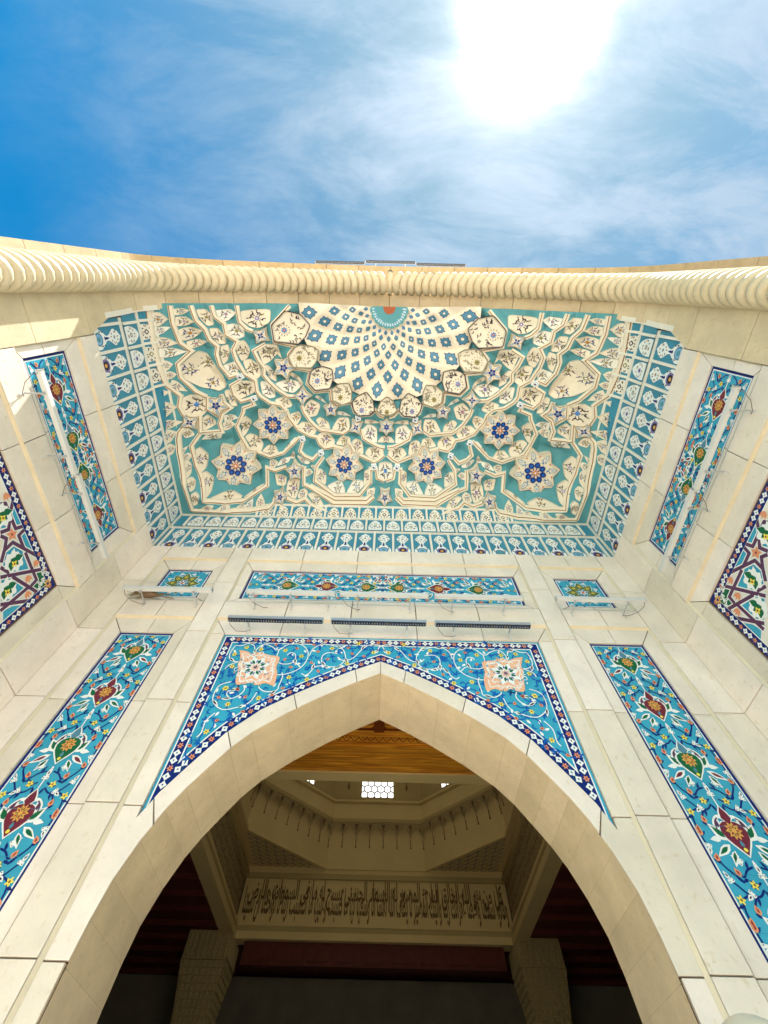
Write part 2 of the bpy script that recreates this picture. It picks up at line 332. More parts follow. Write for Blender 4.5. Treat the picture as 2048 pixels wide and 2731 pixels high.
# plan outlines (metres, left half of the vault) and outlines on the wall panels
VD = json.loads('{"ribs":[[[-3.482,0.616],[-3.488,0.753],[-3.483,1.123],[-3.465,1.345],[-3.451,1.427],[-3.323,1.612],[-3.364,1.774],[-3.328,1.909],[-3.322,1.926]],[[-3.248,0.363],[-3.253,0.55],[-3.221,0.756],[-3.206,0.829],[-3.096,0.948],[-3.284,1.121],[-3.281,1.329],[-3.13,1.571],[-3.006,1.671]],[[-3.003,0.366],[-2.98,0.508],[-2.886,0.645],[-2.85,0.795],[-2.761,0.898],[-2.791,1.018],[-2.768,1.188],[-2.65,1.387],[-2.541,1.352],[-2.508,1.449],[-2.644,1.522],[-2.623,1.673],[-2.524,1.795],[-2.367,1.755],[-2.327,1.854],[-2.495,1.908],[-2.513,1.985],[-2.631,2.213],[-2.569,2.405],[-2.474,2.599],[-2.105,2.76],[-1.862,2.698],[-1.719,2.57],[-1.564,2.432]],[[-2.757,0.368],[-2.742,0.461],[-2.634,0.567],[-2.623,0.728],[-2.487,0.832],[-2.561,0.962],[-2.529,1.134],[-2.433,1.347],[-2.277,1.461],[-2.266,1.64],[-2.213,1.726],[-2.065,1.839],[-1.886,1.881],[-1.785,1.982],[-1.755,2.085],[-1.587,2.313],[-1.383,2.417],[-1.266,2.443],[-1.213,2.552],[-1.119,2.622],[-0.962,2.594],[-0.789,2.638],[-0.659,2.557],[-0.575,2.701],[-0.44,2.745],[-0.211,2.829],[-0.132,2.794],[-0.028,2.719]],[[-2.433,0.348],[-2.424,0.539],[-2.334,0.649],[-2.255,0.689]],[[-2.078,0.883],[-2.262,0.986],[-2.207,1.136],[-2.127,1.256],[-2.141,1.384],[-2.049,1.505],[-1.925,1.628],[-1.772,1.734],[-1.613,1.751]],[[-1.528,1.892],[-1.493,2.004],[-1.382,2.171],[-1.306,2.246],[-1.202,2.322],[-0.796,2.381],[-0.679,2.315]],[[-0.466,2.314],[-0.423,2.456],[-0.274,2.535],[-0.139,2.591],[-0.024,2.605]],[[-1.724,0.362],[-1.952,0.588],[-1.933,0.852],[-1.614,0.932],[-1.72,1.058],[-1.657,1.282],[-1.373,1.33],[-1.426,1.543],[-1.302,1.677],[-1.032,1.661],[-1.018,1.812],[-0.908,1.91],[-0.648,1.866],[-0.592,2.023],[-0.472,2.084],[-0.3,2.07],[-0.215,1.998],[-0.126,2.086],[-0.045,2.108]],[[-1.518,2.512],[-1.57,2.67],[-1.484,2.753],[-1.338,2.812],[-1.235,2.717]],[[-1.142,2.764],[-1.255,2.913],[-1.281,3.133],[-0.913,3.336],[-0.455,3.326],[-0.266,3.135],[-0.274,2.941],[-0.168,2.94],[-0.143,3.069],[-0.017,3.11]],[[-3.161,2.255],[-3.298,2.44],[-3.262,2.764],[-3.101,3.309],[-2.79,3.394],[-2.514,3.415],[-2.127,3.206],[-2.152,2.937],[-1.998,2.986],[-1.806,2.923]],[[-1.478,2.915],[-1.487,3.017],[-1.475,3.19],[-1.354,3.231],[-0.918,3.447],[-0.319,3.436],[-0.193,3.343]],[[-3.324,3.48],[-2.637,3.499],[-2.349,3.519],[-2.041,3.504],[-1.983,3.452],[-1.971,3.379]],[[-1.797,3.319],[-1.75,3.4],[-1.582,3.448],[-1.431,3.396],[-1.333,3.475],[-1.015,3.556]],[[-2.995,1.666],[-3.02,1.866],[-2.878,2.014]],[[-2.809,1.651],[-2.777,1.806],[-2.695,1.887],[-2.821,1.967],[-2.886,2.136],[-2.862,2.273],[-3.132,2.249]],[[-3.132,1.961],[-3.159,2.237]],[[-3.356,2.111],[-3.418,2.182],[-3.433,2.278],[-3.433,2.483],[-3.415,2.672],[-3.324,3.48]],[[-1.355,3.209],[-0.897,3.386],[-0.335,3.381],[-0.246,3.313]]],"stars":[[[-2.673,2.866],[-2.585,2.448],8,"M"],[[-2.027,2.208],[-2.038,2.565],8,"M"],[[-0.756,2.872],[-0.413,2.939],8,"M"],[[-2.133,0.752],[-2.052,0.626],4,"s"],[[-1.805,1.266],[-1.758,1.461],5,"s"],[[-1.507,1.736],[-1.505,1.569],4,"s"],[[-1.017,1.969],[-1.018,1.824],5,"s"],[[-0.56,2.273],[-0.43,2.195],4,"s"],[[-2.887,1.824],[-3.006,1.671],5,"s"],[[-3.261,2.04],[-3.328,1.907],4,"s"],[[-1.653,2.985],[-1.678,2.818],5,"s"],[[-1.877,3.36],[-2.0,3.288],5,"s"]],"cstars":[[[0,2.261],[0,2.106],6,"s"],[[0,3.339],[0,3.486],5,"s"]],"petals":[[[[-3.451,0.689],[-3.42,0.686],[-3.383,0.67],[-3.341,0.637],[-3.309,0.611],[-3.289,0.594],[-3.312,0.593],[-3.344,0.588],[-3.391,0.586],[-3.428,0.595],[-3.454,0.613]],"p",[-3.407,0.635]],[[[-3.461,0.846],[-3.431,0.866],[-3.381,0.867],[-3.319,0.849],[-3.272,0.832],[-3.239,0.822],[-3.267,0.804],[-3.303,0.775],[-3.358,0.742],[-3.405,0.73],[-3.447,0.735]],"p",[-3.395,0.801]],[[[-3.452,0.999],[-3.398,1.011],[-3.332,1.007],[-3.252,0.983],[-3.191,0.961],[-3.148,0.947],[-3.188,0.934],[-3.244,0.912],[-3.321,0.888],[-3.385,0.882],[-3.445,0.893]],"p",[-3.363,0.947]],[[[-3.447,1.192],[-3.427,1.2],[-3.404,1.192],[-3.377,1.162],[-3.356,1.135],[-3.343,1.12],[-3.358,1.109],[-3.376,1.088],[-3.405,1.067],[-3.428,1.065],[-3.448,1.079]],"p",[-3.416,1.131]],[[[-3.429,1.323],[-3.41,1.332],[-3.387,1.327],[-3.357,1.305],[-3.336,1.286],[-3.321,1.274],[-3.335,1.264],[-3.354,1.247],[-3.381,1.228],[-3.403,1.224],[-3.423,1.233]],"p",[-3.396,1.277]],[[[-3.423,1.443],[-3.397,1.478],[-3.362,1.505],[-3.314,1.524],[-3.274,1.534],[-3.247,1.543],[-3.263,1.515],[-3.281,1.47],[-3.313,1.416],[-3.345,1.382],[-3.378,1.362]],"p",[-3.355,1.444]],[[[-3.574,1.576],[-3.547,1.592],[-3.52,1.592],[-3.487,1.568],[-3.462,1.545],[-3.444,1.532],[-3.459,1.512],[-3.485,1.481],[-3.515,1.445],[-3.541,1.433],[-3.567,1.442]],"p",[-3.531,1.514]],[[[-3.56,1.858],[-3.531,1.887],[-3.501,1.885],[-3.46,1.843],[-3.427,1.802],[-3.395,1.773],[-3.425,1.747],[-3.458,1.698],[-3.497,1.641],[-3.528,1.624],[-3.556,1.64]],"p",[-3.517,1.759]],[[[-3.454,0.557],[-3.433,0.573],[-3.399,0.566],[-3.353,0.531],[-3.321,0.5],[-3.296,0.482],[-3.316,0.463],[-3.34,0.432],[-3.373,0.397],[-3.403,0.389],[-3.436,0.404]],"p",[-3.404,0.481]],[[[-3.21,0.423],[-3.177,0.426],[-3.139,0.418],[-3.094,0.397],[-3.06,0.378],[-3.038,0.367],[-3.061,0.362],[-3.093,0.352],[-3.136,0.341],[-3.172,0.343],[-3.207,0.353]],"p",[-3.159,0.382]],[[[-3.217,0.564],[-3.179,0.578],[-3.134,0.576],[-3.078,0.557],[-3.034,0.538],[-3.006,0.528],[-3.03,0.513],[-3.066,0.489],[-3.113,0.461],[-3.157,0.453],[-3.197,0.46]],"p",[-3.148,0.517]],[[[-3.186,0.776],[-3.134,0.779],[-3.077,0.761],[-3.009,0.715],[-2.958,0.676],[-2.923,0.652],[-2.959,0.642],[-3.012,0.624],[-3.08,0.607],[-3.139,0.612],[-3.19,0.636]],"p",[-3.111,0.69]],[[[-3.126,0.902],[-3.079,0.903],[-3.026,0.89],[-2.963,0.859],[-2.915,0.832],[-2.884,0.815],[-2.916,0.809],[-2.964,0.799],[-3.026,0.788],[-3.08,0.793],[-3.125,0.809]],"p",[-3.054,0.843]],[[[-3.545,1.877],[-3.527,1.887],[-3.508,1.882],[-3.484,1.858],[-3.467,1.836],[-3.456,1.824],[-3.469,1.812],[-3.487,1.791],[-3.511,1.768],[-3.533,1.765],[-3.549,1.775]],"p",[-3.521,1.826]],[[[-3.551,2.048],[-3.519,2.068],[-3.482,2.073],[-3.437,2.058],[-3.393,2.036],[-3.358,2.021],[-3.392,2.008],[-3.44,1.985],[-3.485,1.948],[-3.521,1.934],[-3.551,1.936]],"p",[-3.503,2.005]],[[[-2.012,0.923],[-1.992,0.97],[-1.963,1.017],[-1.92,1.068],[-1.885,1.104],[-1.863,1.13],[-1.874,1.098],[-1.887,1.049],[-1.908,0.984],[-1.933,0.935],[-1.961,0.893]],"p",[-1.95,0.974]],[[[-1.726,1.404],[-1.691,1.437],[-1.646,1.468],[-1.586,1.495],[-1.541,1.514],[-1.511,1.527],[-1.533,1.503],[-1.563,1.465],[-1.605,1.416],[-1.646,1.381],[-1.689,1.356]],"p",[-1.649,1.424]],[[[-1.292,1.78],[-1.262,1.81],[-1.223,1.837],[-1.172,1.864],[-1.133,1.881],[-1.107,1.895],[-1.126,1.873],[-1.153,1.84],[-1.191,1.798],[-1.226,1.767],[-1.263,1.745]],"p",[-1.227,1.802]],[[[-1.515,1.555],[-1.523,1.535],[-1.538,1.517],[-1.563,1.502],[-1.582,1.491],[-1.595,1.484],[-1.592,1.498],[-1.59,1.519],[-1.584,1.548],[-1.574,1.568],[-1.557,1.583]],"p",[-1.554,1.543]],[[[-0.906,2.086],[-0.861,2.101],[-0.81,2.109],[-0.747,2.111],[-0.701,2.111],[-0.67,2.112],[-0.698,2.099],[-0.74,2.08],[-0.797,2.055],[-0.847,2.042],[-0.894,2.036]],"p",[-0.831,2.077]],[[[-0.394,2.225],[-0.341,2.237],[-0.282,2.241],[-0.211,2.236],[-0.158,2.23],[-0.122,2.228],[-0.156,2.217],[-0.205,2.198],[-0.273,2.177],[-0.331,2.166],[-0.386,2.166]],"p",[-0.31,2.205]],[[[-2.802,2.107],[-2.765,2.117],[-2.723,2.115],[-2.671,2.096],[-2.632,2.078],[-2.606,2.067],[-2.63,2.055],[-2.667,2.035],[-2.716,2.012],[-2.758,2.007],[-2.796,2.013]],"p",[-2.742,2.062]],[[[-2.819,2.251],[-2.784,2.258],[-2.747,2.246],[-2.707,2.216],[-2.676,2.188],[-2.655,2.171],[-2.678,2.16],[-2.713,2.142],[-2.759,2.122],[-2.796,2.122],[-2.827,2.136]],"p",[-2.774,2.188]],[[[-3.411,2.539],[-3.397,2.53],[-3.385,2.513],[-3.366,2.477],[-3.353,2.45],[-3.343,2.432],[-3.361,2.44],[-3.384,2.449],[-3.406,2.458],[-3.421,2.471],[-3.43,2.489]],"p",[-3.402,2.493]],[[[-3.396,2.666],[-3.377,2.678],[-3.362,2.676],[-3.341,2.651],[-3.322,2.625],[-3.31,2.609],[-3.328,2.599],[-3.352,2.579],[-3.383,2.557],[-3.399,2.548],[-3.415,2.559]],"p",[-3.381,2.614]],[[[-1.851,3.64],[-1.83,3.6],[-1.849,3.579],[-1.906,3.554],[-1.955,3.536],[-1.983,3.521],[-2.001,3.535],[-2.031,3.552],[-2.061,3.576],[-2.062,3.601],[-2.048,3.645]],"p",[-1.95,3.589]],[[[-1.722,3.633],[-1.722,3.589],[-1.747,3.554],[-1.795,3.513],[-1.832,3.478],[-1.852,3.446],[-1.86,3.48],[-1.866,3.514],[-1.867,3.557],[-1.851,3.589],[-1.834,3.643]],"p",[-1.796,3.574]],[[[-1.446,3.638],[-1.424,3.596],[-1.443,3.567],[-1.507,3.529],[-1.563,3.501],[-1.592,3.472],[-1.619,3.498],[-1.66,3.525],[-1.703,3.56],[-1.704,3.588],[-1.678,3.626]],"p",[-1.568,3.578]],[[[-1.209,3.63],[-1.192,3.603],[-1.205,3.58],[-1.252,3.553],[-1.294,3.531],[-1.319,3.517],[-1.34,3.531],[-1.374,3.548],[-1.411,3.573],[-1.415,3.595],[-1.394,3.619]],"p",[-1.306,3.589]],[[[-0.942,3.629],[-0.927,3.608],[-0.939,3.596],[-0.983,3.581],[-1.022,3.568],[-1.045,3.56],[-1.064,3.569],[-1.096,3.581],[-1.131,3.598],[-1.135,3.611],[-1.118,3.634]],"p",[-1.033,3.605]],[[[-1.688,2.818],[-1.678,2.793],[-1.675,2.764],[-1.681,2.727],[-1.687,2.699],[-1.691,2.682],[-1.701,2.697],[-1.719,2.72],[-1.739,2.752],[-1.748,2.78],[-1.747,2.806]],"p",[-1.71,2.773]],[[[-2.369,3.515],[-2.351,3.499],[-2.348,3.478],[-2.356,3.445],[-2.362,3.413],[-2.362,3.39],[-2.383,3.404],[-2.416,3.425],[-2.448,3.444],[-2.461,3.463],[-2.462,3.486]],"p",[-2.403,3.472]],[[[-2.152,3.49],[-2.15,3.468],[-2.16,3.433],[-2.189,3.388],[-2.215,3.355],[-2.23,3.331],[-2.242,3.352],[-2.265,3.385],[-2.288,3.427],[-2.288,3.46],[-2.266,3.482]],"p",[-2.221,3.449]],[[[-1.301,2.968],[-1.287,2.963],[-1.281,2.95],[-1.286,2.93],[-1.292,2.914],[-1.295,2.902],[-1.307,2.904],[-1.328,2.905],[-1.351,2.907],[-1.363,2.916],[-1.365,2.93]],"p",[-1.321,2.935]],[[[-1.443,3.059],[-1.417,3.065],[-1.39,3.06],[-1.36,3.039],[-1.337,3.02],[-1.323,3.01],[-1.34,3.0],[-1.366,2.985],[-1.4,2.967],[-1.429,2.967],[-1.452,2.975]],"p",[-1.41,3.015]],[[[-3.025,0.952],[-2.943,1.007],[-2.837,1.183],[-2.759,1.361],[-2.728,1.527],[-2.828,1.59],[-3.049,1.517],[-3.209,1.371],[-3.263,1.265],[-3.255,1.156],[-3.125,1.037]],"o",[-3.002,1.27]],[[[-2.95,0.361],[-2.854,0.357],[-2.776,0.439],[-2.783,0.569],[-2.85,0.583],[-2.924,0.478]],"o",[-2.856,0.464]],[[[-2.828,0.631],[-2.736,0.639],[-2.647,0.76],[-2.668,0.858],[-2.745,0.849],[-2.814,0.732]],"o",[-2.74,0.745]],[[[-2.713,0.9],[-2.642,0.886],[-2.604,0.972],[-2.672,1.126],[-2.716,1.168],[-2.737,1.02]],"o",[-2.681,1.012]],[[[-2.719,1.191],[-2.551,1.144],[-2.516,1.261],[-2.55,1.329],[-2.633,1.329]],"o",[-2.594,1.251]],[[[-2.608,1.537],[-2.467,1.464],[-2.345,1.472],[-2.29,1.519],[-2.315,1.649],[-2.478,1.719],[-2.535,1.74],[-2.618,1.621]],"o",[-2.457,1.59]],[[[-2.711,0.368],[-2.55,0.358],[-2.46,0.411],[-2.61,0.531],[-2.686,0.461]],"o",[-2.603,0.426]],[[[-2.603,0.584],[-2.508,0.57],[-2.374,0.627],[-2.397,0.757],[-2.473,0.788],[-2.575,0.73]],"o",[-2.488,0.676]],[[[-2.479,0.854],[-2.405,0.824],[-2.32,0.984],[-2.401,1.106],[-2.456,1.126],[-2.512,0.965]],"o",[-2.429,0.976]],[[[-2.436,1.139],[-2.317,1.132],[-2.203,1.218],[-2.185,1.37],[-2.257,1.426],[-2.379,1.339]],"o",[-2.296,1.271]],[[[-2.198,1.487],[-2.072,1.504],[-1.983,1.637],[-1.988,1.745],[-2.062,1.755],[-2.175,1.679]],"o",[-2.08,1.634]],[[[-2.377,0.38],[-2.003,0.364],[-1.997,0.543],[-2.166,0.63],[-2.269,0.606],[-2.372,0.518]],"o",[-2.197,0.507]],[[[-2.194,0.965],[-2.123,0.893],[-1.912,0.904],[-1.896,1.008],[-2.053,1.165],[-2.123,1.198]],"o",[-2.05,1.022]],[[[-2.113,1.221],[-2.058,1.235],[-1.962,1.39],[-1.954,1.485],[-2.056,1.411]],"o",[-2.029,1.348]],[[[-2.749,1.61],[-2.684,1.592],[-2.605,1.765],[-2.604,1.864],[-2.669,1.847],[-2.739,1.718]],"o",[-2.675,1.733]],[[[-3.303,1.656],[-3.209,1.618],[-3.086,1.642],[-3.015,1.747],[-3.02,1.866],[-3.107,1.961],[-3.254,1.947],[-3.33,1.815]],"o",[-3.166,1.782]],[[[-1.956,1.52],[-1.764,1.478],[-1.633,1.518],[-1.548,1.58],[-1.661,1.678],[-1.817,1.643]],"o",[-1.73,1.57]],[[[-1.98,1.794],[-1.844,1.75],[-1.748,1.777],[-1.703,1.911],[-1.851,1.931]],"o",[-1.825,1.833]],[[[-1.454,1.884],[-1.379,1.825],[-1.228,1.927],[-1.28,2.084],[-1.406,2.085],[-1.48,1.98]],"o",[-1.371,1.964]],[[[-1.725,2.037],[-1.581,2.017],[-1.545,2.092],[-1.611,2.214],[-1.702,2.112]],"o",[-1.633,2.094]],[[[-1.598,2.244],[-1.534,2.196],[-1.357,2.197],[-1.28,2.333],[-1.331,2.393],[-1.46,2.354]],"o",[-1.427,2.286]],[[[-1.28,2.155],[-1.216,2.127],[-1.073,2.215],[-1.034,2.301],[-1.203,2.274]],"o",[-1.161,2.214]],[[[-0.995,2.314],[-0.892,2.157],[-0.708,2.153],[-0.679,2.279],[-0.745,2.327]],"o",[-0.804,2.246]],[[[-1.241,2.407],[-1.176,2.371],[-1.045,2.385],[-0.951,2.517],[-0.963,2.565],[-1.12,2.576],[-1.2,2.491]],"o",[-1.099,2.473]],[[[-0.917,2.551],[-0.808,2.416],[-0.674,2.468],[-0.66,2.517],[-0.791,2.576]],"o",[-0.77,2.506]],[[[-0.62,2.516],[-0.568,2.492],[-0.448,2.515],[-0.415,2.699],[-0.495,2.694],[-0.591,2.609]],"o",[-0.523,2.588]],[[[-0.375,2.698],[-0.298,2.616],[-0.192,2.609],[-0.071,2.624],[-0.049,2.691],[-0.133,2.772],[-0.266,2.77]],"o",[-0.198,2.683]],[[[-0.427,2.315],[-0.348,2.255],[-0.186,2.324],[-0.174,2.522],[-0.288,2.495],[-0.39,2.42]],"o",[-0.302,2.388]],[[[-1.245,2.98],[-1.187,2.959],[-1.088,3.078],[-1.081,3.184],[-1.231,3.111]],"o",[-1.166,3.062]],[[[-1.04,3.203],[-0.911,3.169],[-0.805,3.167],[-0.735,3.251],[-0.733,3.292],[-0.917,3.285]],"o",[-0.857,3.228]],[[[-0.693,3.291],[-0.582,3.153],[-0.398,3.138],[-0.396,3.19],[-0.497,3.281]],"o",[-0.513,3.211]],[[[-0.391,2.999],[-0.287,2.931],[-0.287,3.103],[-0.383,3.19]],"o",[-0.337,3.056]],[[[-1.9,2.697],[-1.678,2.447],[-1.608,2.449],[-1.68,2.559],[-1.848,2.679]],"o",[-1.743,2.566]],[[[-3.244,2.525],[-3.196,2.501],[-3.117,2.662],[-3.136,2.839],[-3.201,2.899],[-3.243,2.673]],"o",[-3.19,2.683]],[[[-3.201,2.934],[-3.139,2.91],[-3.045,3.043],[-3.046,3.225],[-3.082,3.256],[-3.165,3.083]],"o",[-3.113,3.075]],[[[-3.042,3.298],[-2.745,3.264],[-2.557,3.344],[-2.592,3.381],[-2.856,3.351]],"o",[-2.758,3.328]],[[[-2.519,3.363],[-2.284,3.218],[-2.174,3.178],[-2.376,3.311]],"o",[-2.338,3.268]],[[[-3.158,2.366],[-3.046,2.261],[-2.854,2.292],[-2.926,2.414]],"o",[-2.996,2.333]],[[[-3.096,2.016],[-3.042,1.97],[-2.947,2.089],[-2.948,2.145],[-3.109,2.221]],"o",[-3.028,2.088]],[[[-2.552,2.106],[-2.484,2.048],[-2.415,2.163],[-2.495,2.347],[-2.545,2.382]],"o",[-2.498,2.209]],[[[-2.504,2.403],[-2.448,2.374],[-2.318,2.443],[-2.238,2.559],[-2.253,2.645],[-2.4,2.591]],"o",[-2.36,2.502]],[[[-2.228,2.658],[-2.151,2.586],[-2.025,2.602],[-1.938,2.703],[-2.053,2.72]],"o",[-2.079,2.654]],[[[-3.385,2.19],[-3.305,2.134],[-3.238,2.269],[-3.351,2.294]],"o",[-3.32,2.222]],[[[-3.422,2.559],[-3.351,2.545],[-3.307,2.585],[-3.408,2.643]],"o",[-3.372,2.583]],[[[-3.539,2.113],[-3.506,2.087],[-3.441,2.167],[-3.49,2.275],[-3.53,2.291]],"o",[-3.501,2.187]],[[[-3.541,2.344],[-3.503,2.311],[-3.464,2.381],[-3.482,2.469],[-3.537,2.485]],"o",[-3.505,2.398]],[[[-0.321,3.242],[-0.184,3.228],[-0.194,3.312],[-0.315,3.39]],"o",[-0.254,3.293]],[[[-2.002,3.042],[-1.903,3.064],[-1.82,3.128],[-1.813,3.214],[-1.973,3.224]],"o",[-1.902,3.134]],[[[-1.772,3.161],[-1.558,3.138],[-1.572,3.286],[-1.602,3.384],[-1.694,3.362],[-1.773,3.286]],"o",[-1.662,3.27]],[[[-1.565,3.351],[-1.533,3.285],[-1.457,3.253],[-1.4,3.303],[-1.42,3.369],[-1.55,3.382]],"o",[-1.488,3.324]],[[[-1.385,3.334],[-1.308,3.313],[-1.186,3.36],[-1.112,3.46],[-1.121,3.503],[-1.27,3.442]],"o",[-1.23,3.402]],[[[-1.091,3.49],[-0.996,3.462],[-0.825,3.485],[-0.775,3.541],[-1.021,3.536]],"o",[-0.942,3.503]],[[[-0.737,3.535],[-0.694,3.494],[-0.655,3.493],[-0.64,3.542]],"o",[-0.682,3.516]],[[[-0.595,3.541],[-0.603,3.491],[-0.524,3.499],[-0.492,3.536]],"o",[-0.554,3.517]],[[[-0.454,3.538],[-0.446,3.506],[-0.344,3.477],[-0.238,3.503],[-0.196,3.535]],"o",[-0.336,3.512]],[[[-2.105,2.826],[-2.041,2.809],[-1.976,2.87],[-2.013,2.934],[-2.098,2.91]],"o",[-2.047,2.87]],[[[-1.988,2.917],[-1.887,2.8],[-1.757,2.789],[-1.775,2.853]],"o",[-1.852,2.84]],[[[-1.627,2.777],[-1.589,2.754],[-1.389,2.846],[-1.414,2.881],[-1.547,2.86]],"o",[-1.513,2.824]],[[[-3.401,2.668],[-3.358,2.666],[-3.32,2.752],[-3.319,2.864],[-3.349,2.916],[-3.392,2.791]],"o",[-3.356,2.776]],[[[-3.349,2.938],[-3.307,2.931],[-3.256,3.013],[-3.259,3.111],[-3.297,3.118]],"o",[-3.294,3.022]],[[[-3.291,3.174],[-3.237,3.158],[-3.176,3.231],[-3.213,3.351],[-3.287,3.381]],"o",[-3.241,3.259]],[[[-3.196,3.463],[-3.055,3.375],[-2.954,3.396],[-2.995,3.464]],"o",[-3.05,3.424]],[[[-2.92,3.462],[-2.822,3.416],[-2.709,3.438],[-2.721,3.482]],"o",[-2.793,3.45]],[[[-2.643,3.493],[-2.552,3.448],[-2.432,3.466],[-2.435,3.504]],"o",[-2.516,3.478]],[[[-3.586,1.353],[-3.521,1.299],[-3.489,1.356],[-3.543,1.417],[-3.589,1.411]],"o",[-3.546,1.367]]],"cen":[[[-0.154,2.521],[-0.089,2.462],[0.007,2.443]],[[-0.118,2.851],[-0.11,3.068],[-0.026,3.098]],[[-0.151,3.535],[-0.108,3.506],[-0.024,3.495]]],"squares":[[-2.489,1.379],[-2.309,1.746],[-1.518,2.457],[-1.181,2.688],[-0.209,2.891],[-0.524,2.124]],"shells":[[[-1.724,0.368],[-1.494,0.422],[-1.339,0.59],[-1.431,0.784],[-1.548,0.89],[-1.921,0.841],[-1.945,0.588]],[[-1.525,0.899],[-1.315,0.925],[-1.213,0.984],[-1.248,1.161],[-1.342,1.277],[-1.644,1.258],[-1.717,1.081],[-1.603,0.933]],[[-1.286,1.278],[-1.15,1.252],[-0.987,1.295],[-0.968,1.464],[-1.025,1.616],[-1.278,1.643],[-1.394,1.513],[-1.355,1.331]],[[-0.997,1.619],[-0.872,1.537],[-0.691,1.526],[-0.637,1.672],[-0.648,1.842],[-0.817,1.894],[-0.98,1.813]],[[-0.635,1.848],[-0.557,1.757],[-0.375,1.672],[-0.252,1.816],[-0.222,1.979],[-0.313,2.065],[-0.519,2.078],[-0.607,1.975]]],"cshell":[[-0.189,1.978],[-0.119,1.826],[0.014,1.742]]}')
